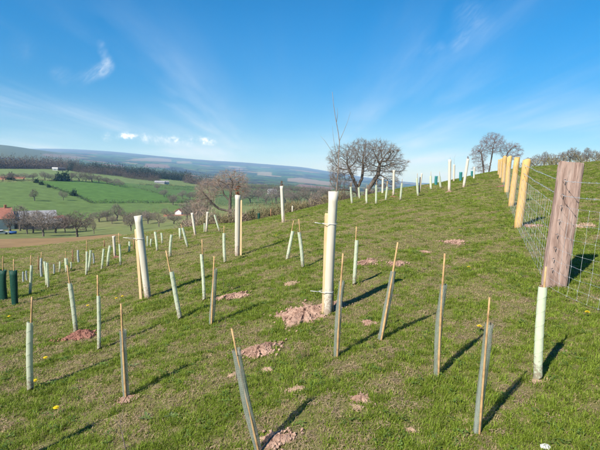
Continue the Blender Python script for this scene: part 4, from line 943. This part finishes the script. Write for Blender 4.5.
def cane_mesh(p0, p1, r, seed, mt='cane'):
    g = random.Random(seed); m_ = MB(); pts = []; rad = []; n = 9; b_ = Vector((g.uniform(-1, 1), g.uniform(-1, 1), 0)) * .006
    for k in range(n):
        f = k / (n - 1); pts.append(p0.lerp(p1, f) + b_ * math.sin(math.pi * f)); rad.append(r * (1.05 - .2 * f) * (1.22 if k in (2, 4, 6) else 1))
    m_.ring_tube(pts, rad, 7, True); return m_.mesh('cane', M[mt], True)
def square_stake(p0, p1, s_):
    m_ = MB(); d = (p1 - p0); x, y = frame_of(d.normalized()); V_ = []
    for f, k in ((0, 1), (.985, 1), (1, .8)):
        for a, b_ in ((-1, -1), (1, -1), (1, 1), (-1, 1)): V_.append(p0 + d * f + (x * a + y * b_) * s_ / 2 * k)
    m_.add(V_, [(0, 1, 5, 4), (1, 2, 6, 5), (2, 3, 7, 6), (3, 0, 4, 7), (4, 5, 9, 8), (5, 6, 10, 9), (6, 7, 11, 10), (7, 4, 8, 11), (8, 9, 10, 11)]); return m_.mesh('stake', M['stake_timber'])
def twig_plant(m_, start, d, ln, r, depth, g, curve=.12):
    n = 7; pts = [start]; dd = d.normalized()
    for k in range(n):
        dd = (dd + Vector((g.uniform(-1, 1), g.uniform(-1, 1), g.uniform(-.3, 1))) * curve).normalized(); pts.append(pts[-1] + dd * ln / n)
    m_.ring_tube(pts, [r * (1 - .85 * k / n) for k in range(n + 1)], 4, False)
    if depth:
        for k in range(2, n):
            if g.random() < .62: twig_plant(m_, pts[k], (dd + Vector((g.uniform(-1, 1), g.uniform(-1, 1), g.uniform(0, .6)))), ln * g.uniform(.25, .5), r * .5, depth - 1, g, curve)
def sapling(parent, start, ln, seed, leaves=False, d=Vector((0, 0, 1)), r=.004, depth=1):
    g = random.Random(seed); m_ = MB(); twig_plant(m_, start - Vector((0, 0, .15)), d, ln + .15, r, depth, g); s_ = link('sapling', m_.mesh('sapling', M['twig']), parent)
    if leaves:
        lm = MB()
        for k in range(46):
            c = start + Vector((g.gauss(0, .022), g.gauss(0, .022), g.uniform(.0, ln * .85))); a = Vector((g.uniform(-1, 1), g.uniform(-1, 1), g.uniform(-.5, 1))).normalized(); b_ = a.cross(Vector((g.uniform(-1, 1), g.uniform(-1, 1), g.uniform(-1, 1)))).normalized()
            l_ = g.uniform(.025, .05); lm.add([c, c + a * l_ * .5 + b_ * l_ * .28, c + a * l_, c + a * l_ * .5 - b_ * l_ * .28], [(0, 1, 2), (0, 2, 3)])
        link('dead_leaves', lm.mesh('dead leaves', M['russet']), s_)
guard_bases = []
def guard(kind_, base, top, cane, label, group=None, stake=None, ties=(), leaves=False, whip=0.0, wpx=None, mt=None):
    b_ = near_hit(*base); tp_ = above(b_, *top) - b_; sd_ = int(base[0] * 7 + base[1] * 13)
    e = empty('tree_guard', b_, label, 'tree guard', group); guard_bases.append((b_.x, b_.y)); low = -tp_.normalized() * .03
    dist = b_.y; bigf = 1.0
    if kind_ == 'W':
        r = (wpx / FPX * dist / 2) if wpx else .052; r = max(.030, min(r, .06))
        m_ = wall_tube(tp_, r * .98, r * 1.03, sd_); link('tube', m_.mesh('tube', M[mt or 'white_tube'], True), e)
        if stake:
            s0 = near_hit(*stake[0]) - b_; s0.y = min(s0.y, 0.03); s1 = above(b_ + s0, *stake[1]) - b_
            sd0 = Vector((s0.x, 0.0, s0.z)); link('stake', square_stake(sd0 + low, Vector((s1.x, s0.y * .3, s1.z)), .032), e)
            for ty, lx in ties:
                f = (base[1] - ty) / (base[1] - top[1]); c = tp_ * f; tm_ = MB(); n = 18; side = math.copysign(1, s0.x)
                sc_ = sd0.lerp(s1, f * tp_.z / max(s1.z, .1)); loop = []
                for k in range(n + 1):      # strap round tube and stake
                    an = 2 * math.pi * k / n; px_ = math.cos(an); rx = r + .006 + (.045 if px_ * side > 0.2 else 0); loop.append(c + Vector((px_ * rx, math.sin(an) * (r + .006), 0)))
                tm_.ring_tube(loop, [.0022] * (n + 1), 5, False, sy=1.6)
                tail = c + Vector((side * (r + .05), -.02, .0)); tm_.ring_tube([tail, tail + Vector((side * lx * .5, -.01, .006)), tail + Vector((side * lx, -.02, .012))], [.0042, .004, .003], 5, True)
                link('tie', tm_.mesh('tie', M['tie'], True), e)
        if leaves or whip: sapling(e, tp_, whip or .2, sd_, leaves, r=.006 if whip > .5 else .004)
    else:
        r = (wpx / FPX * dist / 2) if wpx else {'G': .027, 'C': .032, 'D': .06, 'T': .06}[kind_]
        if kind_ == 'C': r *= .84
        if kind_ == 'G':
            link('spiral_tube', spiral_tube(tp_, r, sd_).mesh('spiral tube', M[mt or 'green_spiral'], True), e)
        elif kind_ == 'C':
            link('netting_tube', net_tube(tp_, r, sd_), e)
        else:
            link('tube', wall_tube(tp_, r, r * 1.05, sd_, 16, 8, .07, .01, .75).mesh('tube', M[mt or ('dark_green' if kind_ == 'D' else 'teal')], True), e)
        if cane:
            c1 = above(b_, *cane) - b_; offv = Vector((.006, -r * 1.12, 0)) if kind_ == 'C' else Vector((0, 0, 0))
            cr = max(.006, min(.0085, 2.3 / FPX * dist / 2)); 
            f = tp_.z / c1.z if c1.z > tp_.z else 1.0
            link('cane', cane_mesh(offv + low * 2, c1 + offv * .6, cr, sd_), e)
        if kind_ in 'GC' and dist < 9: sapling(e, tp_ * .98, .05, sd_, r=.003, depth=0)
    return e
# foreground, grey netted sleeves on canes
guard('C', (126.7, 399), (122.8, 330), (121.4, 303), 'front left grey netted guard on small soil ring', wpx=7.8)
guard('C', (259, 453), (236, 349), (231.4, 327.5), 'bottom grey netted guard leaning left over soil patch', wpx=10)
guard('C', (336.5, 356.5), (342, 281), (342.4, 253), 'grey netted guard just right of central cream tube', wpx=7.2)
guard('C', (380, 340), (393.2, 271), (397, 242), 'strongly right-leaning grey netted guard behind the centre ones', wpx=6.5)
guard('C', (437, 376), (444, 284), (443.6, 253), 'upright grey netted guard right of the leaning one', wpx=8)
guard('C', (477, 432.5), (489.5, 323.5), (487.8, 296.5), 'front right grey netted guard, nearest to the bottom right', wpx=10)
guard('C', (211.5, 324.5), (215.3, 269), (214.2, 256), 'crooked pale netted guard left of dark crumbly heap', wpx=5.8)
# pale green spirals near
guard('G', (30.5, 391.5), (30, 322), (32, 297), 'pale green guard on a brown cane, nearest at left', wpx=6.2)
guard('G', (76, 333), (69.8, 283), (67, 265), 'bent pale green guard rising from dark red soil heap', wpx=4.5)
guard('G', (99, 350.5), (98.5, 295.5), (97.5, 275), 'slim pale green guard right of dark red soil heap', wpx=3.7)
guard('G', (180.3, 319.5), (171.6, 271.5), (166, 250.5), 'left-leaning pale green guard right of the leaning cream tube', wpx=4.5)
guard('G', (204.2, 301), (201.4, 254), (202, 239.5), 'slim upright pale green guard beside crooked netted guard', wpx=3.3)
guard('G', (225, 263), (224, 233), (224, 226), 'pale green guard just left of middle distance cream tube', wpx=3)
guard('G', (287, 260), (292.8, 231), (293.6, 220.5), 'left, right-leaning pale guard of the crossed pair', wpx=3.2)
guard('G', (302.8, 268.5), (299, 232), (298.7, 219), 'right, left-leaning pale guard of the crossed pair', wpx=3.4)
guard('G', (354, 285), (356.8, 240), (356.4, 226.5), 'pale green guard right of the central cream tube', wpx=3.7)
guard('G', (537.8, 380), (542.8, 286.5), (546, 266.5), 'pale green guard in front of the weathered post', wpx=8.4)
guard('G', (-24, 478), (-27, 380), (-28, 352), 'pale green guard just outside bottom left casting a shadow in', wpx=10)
# tall cream tubes
guard('W', (327.3, 314), (333.6, 191.5), None, 'tall central cream tube with stake, straps and long bare sapling', stake=((323.0, 311), (326.3, 213)), ties=((223, .075), (291, .085)), wpx=9.2)
guard('W', (148, 298.5), (138, 215.8), None, 'left-leaning tall cream tube with yellow stake', stake=((144.4, 297), (136.6, 229)), ties=((238, .12),), wpx=6.9)
guard('W', (237.2, 256), (237.8, 195), None, 'cream tube with russet leaves on top, brown stake behind', stake=((241, 255.5), (241.3, 200)), leaves=True, whip=.20, wpx=5.0)
guard('W', (283.2, 222.3), (281.6, 186), None, 'narrow cream tube with russet tip on the crest', stake=((284.6, 222), (283.5, 200)), leaves=True, whip=.17, wpx=3.2)
guard('W', (195.3, 235.3), (192, 213), None, 'left cream tube of pair at left crest, leaning left', wpx=2.4)
guard('W', (206.3, 232.3), (207.6, 212), None, 'right upright cream tube of pair at left crest', wpx=2.2)
guard('W', (115, 257), (113.6, 236), None, 'cream tube in left cluster with red soil at foot', wpx=2.6)
guard('W', (393.4, 195.5), (394, 170), None, 'tallest cream tube right of oak', stake=((391.8, 197), (391.2, 182)), wpx=2.4)
guard('W', (382.4, 193.6), (383, 178), None, 'shorter cream tube touching right side of oak', wpx=2.0, mt='white_tube_dirty')
guard('W', (449.2, 191.8), (449.8, 159.5), None, 'upright cream tube with stake on right crest', stake=((448, 191.8), (448.6, 168)), wpx=2.8, whip=.12)
guard('W', (463.6, 187.3), (468, 158.7), None, 'right-leaning cream tube with brown tip on crest', leaves=True, whip=.1, wpx=2.6)
guard('W', (453.8, 181.5), (454.2, 164.5), None, 'far thin pale tube with tall whip behind the upright one', wpx=2.0, whip=.55)
guard('W', (473.8, 178.8), (474.4, 167), None, 'small far pale tube before the purplish tree', wpx=1.6, mt='white_tube_dirty')
guard('W', (292.4, 211.6), (292.5, 206), None, 'short pale stub on crest right of russet-tipped tube', wpx=1.6)
# mid-distance pale green
mid = [((170.2, 257.3), (171.6, 234.5), None, 'upright pale green guard right behind the leaning cream tube', 2.6), ((157.3, 251), (155, 231.7), None, 'pale guard leaning left, second right of leaning cream tube', 2.2), ((187.7, 247.8), (182.4, 227.8), (180.8, 224), 'long left-leaning pale guard below left crest pair', 2.4),
       ((180.4, 239.2), (179.7, 228), None, 'short pale guard behind the long left-leaning one', 2.2), ((162.3, 243.8), (161.3, 232.7), None, 'small pale guard on left crest right of leaning tube', 1.8), ((151, 247.3), (151.2, 238.7), None, 'small pale guard touching right side of leaning tube', 1.6), ((147.6, 247), (147.5, 236), None, 'small pale guard half hidden behind leaning cream tube', 1.6),
       ((219.5, 231.4), (214.5, 214.8), None, 'slanting pale stick guard right of left crest pair', 1.7), ((204.3, 232.3), (204.4, 223), None, 'faint pale guard left of upright crest tube', 1.5),
       ((86.2, 275.8), (86.9, 251.3), (86.7, 240), 'upright guard of the V-shaped pair', 2.2), ((88, 272), (90.7, 250), None, 'right-leaning guard of the V-shaped pair', 2.2), ((101.7, 270), (103.8, 248.7), None, 'pale guard leaning right between V pair and far cream tube', 2.0), ((107.8, 266.5), (110.2, 245.5), None, 'pale guard leaning against left of far cream tube', 2.6), ((120.5, 266.3), (119.5, 243.8), (118.6, 233), 'pale guard just right of far left cream tube', 2.0),
       ((129, 253), (129.5, 241.3), None, 'small pale guard left of the leaning cream tube', 1.9), ((30, 294.8), (31.6, 265), (31, 255), 'pale guard right of the two dark green guards', 2.6), ((46.7, 286), (44.6, 261.3), None, 'left guard of close pale pair in left cluster', 2.2), ((48.5, 288.3), (47.2, 262.5), None, 'right guard of close pale pair in left cluster', 2.4), ((66.6, 272.5), (66, 258), (65.5, 251), 'thick pale guard above the bent pale green one', 3.2), ((59.3, 273), (60, 261.5), None, 'small pale guard left of the thick pale one', 1.7),
       ((71.3, 270.5), (71, 262), None, 'faint small pale guard right of the thick pale one', 1.6)]
for base, top, cane, lb, w in mid: guard('G', base, top, cane, lb, 'small pale guards across the middle slope', wpx=w * 1.02)
grey = [((41.8, 277.5), (41.3, 258), (41.4, 252), 'pinkish grey guard left of the close pale pair', 2.2), ((23.5, 282.5), (23.2, 271.5), None, 'left one of two faint grey guards near dark green ones', 1.6), ((27, 281), (26.3, 270.5), None, 'right one of two faint grey guards near dark green ones', 1.6), ((54.3, 274.5), (53.8, 264), None, 'faint grey guard right of close pale pair', 1.6), ((78.8, 263), (78, 250), None, 'faint grey guard left of the V-shaped pair', 2.0), ((94, 264.5), (93, 253), None, 'faint grey guard right of the V-shaped pair', 1.6)]
for base, top, cane, lb, w in grey: guard('G', base, top, cane, lb, 'small grey guards in left cluster', wpx=w * 1.02, mt='grey_spiral')
ridge = [((352, 203.8), (350.7, 186.8), 'pale guard below left foot of oak'), ((359.6, 198.8), (358.7, 187.3), 'short pale guard in front of oak trunk'), ((366.7, 203.8), (366.7, 188.7), 'faint pale guard in front of right oak trunk'), ((376, 204.2), (376.3, 185.2), 'pale guard upright below right side of oak'), ((385.7, 200.8), (387.3, 186.7), 'right-leaning pale guard below shorter tube by oak'), ((400.4, 200.2), (402, 183.3), 'pale guard first right of tallest tube by oak'),
         ((418, 196.2), (417, 178), 'pale guard mid crest beside the black stake'), ((431, 189.5), (430.7, 176), 'pale guard left of left teal tube'), ((440.7, 188.2), (439.3, 176), 'pale guard right of left teal tube')]
for base, top, lb in ridge: guard('G', base, top, (top[0] + .3, top[1] - 4.5), lb, 'pale guards along the right crest', wpx=2.1)
guard('W', (420, 191.5), (421.8, 173.3), None, 'thin pale tube by a black stake on crest', wpx=1.4)
# dark green sleeves and teal tubes
guard('D', (3.5, 300), (2.8, 270), (3, 256), 'left dark green sleeve at the left edge', wpx=7.4)
guard('D', (15.2, 305), (13, 270.5), (13.6, 259), 'right dark green sleeve of the two at left edge', wpx=6.6)
guard('D', (258.7, 219), (258.8, 213), None, 'small dark green sleeve on crest right of middle cream tube', wpx=2.4)
guard('T', (436, 185), (436.2, 176), None, 'left teal tube on right crest', wpx=2.8)
guard('T', (460.8, 181), (460.8, 172), None, 'middle teal tube left of right-leaning cream tube', wpx=2.8)
guard('T', (472, 176.8), (472, 171), None, 'small right teal tube near the purplish tree', wpx=2.0)
# bare brown stakes in the left cluster
for (bx, by), (tx, ty), lb in [((38.5, 270.5), (38.4, 256), 'brown bare stake left of close pale pair'), ((72.8, 262), (72.6, 249.5), 'brown bare stake right of thick pale guard'), ((134, 249.5), (133.8, 239.5), 'brown bare stake left of leaning cream tube'), ((104.5, 247), (104.3, 240), 'thin brown stake near V-shaped pair'), ((271, 216.5), (270.8, 209), 'grey brown stake on crest right of dark green sleeve'), ((419.3, 193), (420.2, 177), 'black stake on the crest beside thin tube')]:
    b_ = near_hit(bx, by); tp_ = above(b_, tx, ty) - b_; m_ = MB(); r_ = 1.2 / FPX * b_.y / 2
    m_.ring_tube([(0, 0, -.05), tp_ * .5, tp_ * .97, tp_], [r_, r_, r_ * .95, r_ * .6], 7, True)
    tag(link('stake', m_.mesh('bare stake', M['dark_sheet'] if 'black' in lb else M['brown_stake'], True), None, b_), lb, 'stake')
# the long whip out of the central tube
cb = near_hit(327.3, 314); wp = empty('sapling_tree', above(cb, 333.5, 200), 'long thin leafless sapling rising out of central cream tube', 'sapling')
def wpt(px, py, dy=0): return above(cb, px, py) - wp.location + Vector((0, dy, 0))
def whip(nm, pts, r):
    m_ = MB(); m_.ring_tube([wpt(*p_) for p_ in pts], [r * (1 - .75 * k / (len(pts) - 1)) for k in range(len(pts))], 5, True); return link(nm, m_.mesh(nm, M['twig'], True), wp)
whip('stem', [(333, 314), (333.5, 200), (336.5, 190), (338.2, 172), (338.5, 157), (339.5, 142), (338, 131), (335.5, 118), (333.6, 105), (332.3, 92)], .0065)
for pts in [[(339, 142), (343.5, 132), (347.5, 122), (350.5, 112)], [(338.3, 160), (334.5, 146), (333, 134), (332.5, 126)], [(338, 165), (331, 150), (325, 141), (320.5, 136)], [(338.2, 172), (340.5, 166), (341.5, 160)], [(337, 182), (334.8, 176), (334, 170)], [(336.5, 122), (337.6, 114), (337.2, 108)]]: whip('branch', pts, .0026)

# ------------------------------------------------------------------ small plants, flowers, stone
def dandelion(px, py, label, s_=1.0):
    b_ = near_hit(px, py); e = empty('dandelion', b_, label, 'dandelion', 'dandelions in the turf', random.uniform(0, 6)); g = random.Random(int(px * 3)); h_ = .055 * s_
    m_ = MB(); m_.ring_tube([(0, 0, 0), (.004, 0, h_ * .6), (.006, 0, h_)], [.002, .002, .002], 5, False); link('stem', m_.mesh('dandelion stem', M['leaf']), e)
    m_ = MB()
    for ring, (n, r_, zz) in enumerate(((18, .021, .0), (14, .015, .005), (9, .008, .008))):
        for k in range(n):
            an = 6.283 * k / n + ring; d = Vector((math.cos(an), math.sin(an), 0)); sd_ = Vector((-d.y, d.x, 0)) * .0032; c = Vector((.006, 0, h_ + zz))
            m_.add([c - sd_ * .5, c + sd_ * .5, c + d * r_ * s_ * g.uniform(.9, 1.1) + sd_ + Vector((0, 0, .004)), c + d * r_ * s_ - sd_ + Vector((0, 0, .004))], [(0, 1, 2, 3)])
    link('flower_head', m_.mesh('dandelion flower', M['petal']), e); m_ = MB()
    for k in range(6):
        an = 6.283 * k / 6 + g.uniform(-.3, .3); d = Vector((math.cos(an), math.sin(an), .25)); sd_ = Vector((-d.y, d.x, 0)) * .009
        m_.add([Vector((0, 0, .003)), d * .035 + sd_, d * .07 + Vector((0, 0, -.008)), d * .035 - sd_], [(0, 1, 2, 3)])
    link('leaf_rosette', m_.mesh('dandelion leaves', M['leaf']), e)
for px, py, lb in [(46, 363.5, 'dandelion right of the nearest left green guard'), (34.5, 387.5, 'dandelion at foot of the nearest left green guard'), (57, 416, 'dandelion in grass at lower left'), (123, 300.5, 'brightest dandelion beside top of front left cane'), (116.5, 302.5, 'dandelion left of front left cane top'), (9, 321, 'dandelion at left edge below dark green sleeves'), (88, 310, 'dandelion left of slim pale green guard'),
                   (479, 332.5, 'dandelion left of front right netted guard'), (586, 318.5, 'dandelion below netting at right edge'), (469, 271.5, 'dandelion on slope right of upright netted guard'), (460, 233, 'far dandelion above flat soil scrape'), (276, 238, 'far dandelion above crossed pair')]: dandelion(px, py, lb)
def weed(px, py, top, label, n, seed, spread=.3, mt='twig', nm='weed_stem', r=.0025):
    b_ = near_hit(px, py); H = (above(b_, *top) - b_); g = random.Random(seed); m_ = MB()
    for k in range(n):
        d = H.normalized() + Vector((g.uniform(-1, 1), g.uniform(-1, 1), 0)) * (spread if k else 0); twig_plant(m_, Vector((g.uniform(-1, 1), g.uniform(-1, 1), 0)) * .03 * (k > 0), d, H.length * (1 if k == 0 else g.uniform(.4, .95)), r, 1 if n == 1 else 0, g, .07)
    return tag(link(nm, m_.mesh(nm, M[mt]), None, b_), label, 'weed')
weed(126, 452, (117.5, 412), 'bare branching twig standing at bottom left', 1, 11, r=.0045)
weed(106, 408, (101, 384), 'thin bare stalk left of front left netted guard', 1, 12)
weed(305, 358, (299, 332), 'clump of dry pale stalks below central soil patch', 14, 13, .5, 'grass_dry', 'dry_grass_clump', .0022)
weed(224.5, 334, (225, 315), 'thin reddish stalk right of crooked netted guard', 1, 15)
weed(224, 294, (223.5, 276), 'thin stalk above dark crumbly heap', 1, 16)
def rosette(px, py, label, n, seed, ln=.075):
    b_ = near_hit(px, py); g = random.Random(seed); m_ = MB()
    for k in range(n):
        an = 6.283 * k / n + g.uniform(-.4, .4); d = Vector((math.cos(an), math.sin(an), 0)); sd_ = Vector((-d.y, d.x, 0)); l_ = ln * g.uniform(.6, 1.2); up_ = g.uniform(.25, .9); P_ = []
        for f, w in ((0, .12), (.3, .6), (.6, 1.0), (.85, .6), (1, .05)):
            c_ = d * l_ * f + Vector((0, 0, .006 + l_ * up_ * f * (1 - .55 * f))); P_ += [c_ - sd_ * l_ * .2 * w, c_ + Vector((0, 0, -l_ * .04)), c_ + sd_ * l_ * .2 * w]
        m_.add(P_, [q for j in range(4) for q in ((3 * j, 3 * j + 1, 3 * j + 4, 3 * j + 3), (3 * j + 1, 3 * j + 2, 3 * j + 5, 3 * j + 4))])
    tag(link('leafy_weed', m_.mesh('leafy weed', M['weed_leaf'], True), None, b_), label, 'weed', 'broad leaved weeds in the turf')
for i, (px, py, lb) in enumerate([(147, 419, 'broad leaved weed right of the bare bottom left twig'), (171, 417, 'second broad leaved weed further right of bottom left twig'), (134.5, 367, 'broad leaved weed beside front left netted guard'), (268, 347, 'broad leaved weed on pale red brown soil heap')]): rosette(px, py, lb, 7, 60 + i, .05)
b_ = near_hit(545, 448.5); g = random.Random(2); bm = bmesh.new(); bmesh.ops.create_icosphere(bm, subdivisions=2, radius=.022)
for v_ in bm.verts: v_.co = Vector((v_.co.x * 1.3, v_.co.y, v_.co.z * .6)) * g.uniform(.85, 1.12)
me = bpy.data.meshes.new('stone'); bm.to_mesh(me); bm.free(); me.materials.append(M['stone']); tag(link('stone', me, None, b_ + Vector((0, 0, .008))), 'small white stone in the grass at bottom right', 'stone')

# ------------------------------------------------------------------ grass: tufts scattered over the near slope
src = bpy.data.collections.new('grass tuft sources')
def tuft(seed, n, ln, spread, dry, wid=.0040, lean=1.1):
    g = random.Random(seed); m_ = MB()
    for k in range(n):
        an = g.uniform(0, 6.283); rr2 = spread * math.sqrt(g.random()); p0 = Vector((math.cos(an) * rr2, math.sin(an) * rr2, -.006)); a2 = g.uniform(0, 6.283)
        d = Vector((math.cos(a2), math.sin(a2), 0)); l_ = ln * g.uniform(.45, 1.25); le = g.uniform(.2, 1.2) * lean; sd_ = Vector((-d.y, d.x, 0)) * wid * g.uniform(.6, 1.3) / 2
        p1 = p0 + Vector((0, 0, 1)) * l_ * .5 + d * l_ * .28 * le; p2 = p1 + Vector((0, 0, 1)) * l_ * max(.05, .42 - .28 * le) + d * l_ * .55 * le
        m_.add([p0 - sd_, p0 + sd_, p1 + sd_ * .8, p1 - sd_ * .8, p2], [(0, 1, 2, 3), (3, 2, 4)], 1 if g.random() < dry else 0)
    o_ = bpy.data.objects.new('grass_tuft_%02d' % seed, m_.mesh('grass tuft', [M['grass_green'], M['grass_dry']])); src.objects.link(o_); return o_
for i, (n, ln, spd, dry) in enumerate([(32, .026, .044, .10), (30, .034, .042, .16), (30, .021, .050, .32), (30, .038, .038, .08), (30, .022, .050, .55), (24, .030, .044, .80), (28, .050, .032, .04), (32, .017, .052, .48)]): tuft(i, n, ln, spd, dry)
def clover(seed):
    g = random.Random(seed); m_ = MB()
    for k in range(16):
        an = g.uniform(0, 6.283); rr2 = .05 * math.sqrt(g.random()); c = Vector((math.cos(an) * rr2, math.sin(an) * rr2, g.uniform(.008, .03))); l_ = g.uniform(.010, .022); a2 = g.uniform(0, 6.28)
        d = Vector((math.cos(a2), math.sin(a2), g.uniform(-.2, .5))).normalized(); sd_ = d.cross(Vector((0, 0, 1))).normalized()
        m_.add([c, c + d * l_ * .5 + sd_ * l_ * .45, c + d * l_, c + d * l_ * .5 - sd_ * l_ * .45], [(0, 1, 2, 3)])
    o_ = bpy.data.objects.new('grass_tuft_%02d' % seed, m_.mesh('clover', [M['leaf']])); src.objects.link(o_)
clover(8)
def thatch(seed):
    g = random.Random(seed); m_ = MB()
    for k in range(34):
        c = Vector((g.gauss(0, .03), g.gauss(0, .03), g.uniform(.002, .016))); a = g.uniform(0, 6.283); d = Vector((math.cos(a), math.sin(a), g.uniform(-.15, .35))); l_ = g.uniform(.010, .032); sd_ = Vector((-d.y, d.x, g.uniform(-.3, .3))) * g.uniform(.0009, .0022)
        m_.add([c - d * l_ / 2 - sd_, c - d * l_ / 2 + sd_, c + d * l_ / 2 + sd_ * .6, c + d * l_ / 2 - sd_ * .6], [(0, 1, 2, 3)])
    o_ = bpy.data.objects.new('grass_tuft_%02d' % seed, m_.mesh('thatch', [M['thatch']])); src.objects.link(o_)
thatch(9)
pts = []; idx = []; scl = []; rot = []
for r0, r1, dens, sc in ((0.9, 3.0, 1500, .85), (3.0, 5.0, 1100, .9), (5, 8, 620, 1.05), (8, 13, 300, 1.3), (13, 22, 120, 1.75), (22, 36, 52, 2.4), (36, 66, 20, 3.2)):
    a0, a1 = R(-43), R(43); n = int(dens * (a1 - a0) / 2 * (r1 * r1 - r0 * r0)); az = rng.uniform(a0, a1, n); r_ = np.sqrt(rng.uniform(r0 * r0, r1 * r1, n))
    keep = r_ < np.interp(az, AZG, RC_AZ) * 1.12; az, r_ = az[keep], r_[keep]; x = r_ * np.sin(az); y = r_ * np.cos(az)
    pat = .55 * vnoise(x * 1.6, y * 1.6, 21) + .7 * vnoise(x * 5, y * 5, 22) + .8 * vnoise(x * 14, y * 14, 24) + .6 * vnoise(x * 31, y * 31, 25) + .4 * vnoise(x * .35, y * .35, 23) + rng.normal(0, .14, len(x)) + .05
    pat = pat + np.clip(-x * .035, -.1, .22)
    k = np.ones(len(x), bool)
    for mx_, my_, ha, de in mound_xy:
        q = ((x - mx_) / ha) ** 2 + ((y - my_) / de) ** 2; k &= (q > .95) | (rng.random(len(x)) < np.where(q > .5, .40, .05))
    bare = (vnoise(x * 3.1, y * 3.1, 31) + .6 * vnoise(x * 8, y * 8, 32)) > .62; k &= ~(bare & (rng.random(len(x)) < .25))
    k_all = k; x, y, pat = x[k], y[k], pat[k]; n = len(x); u_r = rng.random(n)
    ch = np.where(pat < -.22, np.where(u_r < .40, 0, np.where(u_r < .65, 3, np.where(u_r < .95, 6, 8))), np.where(pat < .12, np.where(u_r < .35, 0, np.where(u_r < .6, 1, np.where(u_r < .75, 2, np.where(u_r < .86, 7, np.where(u_r < .985, 3, 8))))), np.where(u_r < .35, 4, np.where(u_r < .6, 2, np.where(u_r < .76, 5, np.where(u_r < .82, 7, np.where(u_r < .97, 9, 1)))))))
    bb = bare[k_all] & (rng.random(n) < .7); ch = np.where(bb, np.where(u_r < .35, 7, np.where(u_r < .6, 4, np.where(u_r < .9, 9, 2))), ch)
    hs_ = np.where(pat < -.22, 1.2, 1.0) * rng.uniform(.6, 1.2, n)
    pts.append(np.stack([x, y, ground_z(x, y)], 1)); idx.append(ch); s_h = sc * rng.uniform(.8, 1.2, n)
    scl.append(np.stack([s_h, s_h, hs_ * (0.72 + .28 * sc)], 1)); rot.append(np.stack([rng.normal(0, .12, n), rng.normal(0, .12, n), rng.uniform(0, 6.283, n)], 1))
gx = []; 
for bx_, by_ in guard_bases:
    if math.hypot(bx_, by_) < 12:
        for k in range(16):
            a = random.uniform(0, 6.283); q = random.uniform(.03, .11); gx.append((bx_ + math.cos(a) * q, by_ + math.sin(a) * q))
gx = np.array(gx); pts.append(np.column_stack([gx, ground_z(gx[:, 0], gx[:, 1])])); idx.append(rng.choice([0, 1, 3, 6, 5, 4], len(gx))); sc_ = rng.uniform(.7, 1.1, len(gx)); scl.append(np.stack([sc_, sc_, sc_ * 1.15], 1)); rot.append(np.stack([rng.normal(0, .12, len(gx)), rng.normal(0, .12, len(gx)), rng.uniform(0, 6.28, len(gx))], 1))
pts = np.concatenate(pts); idx = np.concatenate(idx); scl = np.concatenate(scl); rot = np.concatenate(rot)
gm = bpy.data.meshes.new('grass'); gm.vertices.add(len(pts)); gm.vertices.foreach_set('co', pts.astype(np.float32).ravel())
for nm, ty, dat in (('t_scale', 'FLOAT_VECTOR', scl), ('t_rot', 'FLOAT_VECTOR', rot)):
    gm.attributes.new(nm, ty, 'POINT').data.foreach_set('vector', dat.astype(np.float32).ravel())
gm.attributes.new('t_idx', 'INT', 'POINT').data.foreach_set('value', idx.astype(np.int32))
go = tag(link('grass', gm), 'short rough pasture grass mixed with dry straw', None, kind='stuff')
ng = bpy.data.node_groups.new('grass scatter', 'GeometryNodeTree'); ng.interface.new_socket('Geometry', in_out='INPUT', socket_type='NodeSocketGeometry'); ng.interface.new_socket('Geometry', in_out='OUTPUT', socket_type='NodeSocketGeometry')
gi = ng.nodes.new('NodeGroupInput'); gout = ng.nodes.new('NodeGroupOutput'); ip = ng.nodes.new('GeometryNodeInstanceOnPoints'); cinf = ng.nodes.new('GeometryNodeCollectionInfo')
cinf.inputs['Collection'].default_value = src; cinf.inputs['Separate Children'].default_value = True; cinf.inputs['Reset Children'].default_value = True
def attr(nm, ty):
    n = ng.nodes.new('GeometryNodeInputNamedAttribute'); n.data_type = ty; n.inputs['Name'].default_value = nm; return n.outputs['Attribute']
ng.links.new(gi.outputs[0], ip.inputs['Points']); ng.links.new(cinf.outputs[0], ip.inputs['Instance']); ip.inputs['Pick Instance'].default_value = True
ng.links.new(attr('t_idx', 'INT'), ip.inputs['Instance Index']); ng.links.new(attr('t_scale', 'FLOAT_VECTOR'), ip.inputs['Scale'])
e2r = ng.nodes.new('FunctionNodeEulerToRotation'); ng.links.new(attr('t_rot', 'FLOAT_VECTOR'), e2r.inputs[0]); ng.links.new(e2r.outputs[0], ip.inputs['Rotation'])
ng.links.new(ip.outputs[0], gout.inputs[0])
md = go.modifiers.new('scatter', 'NODES'); md.node_group = ng
print('GRASS', len(pts))
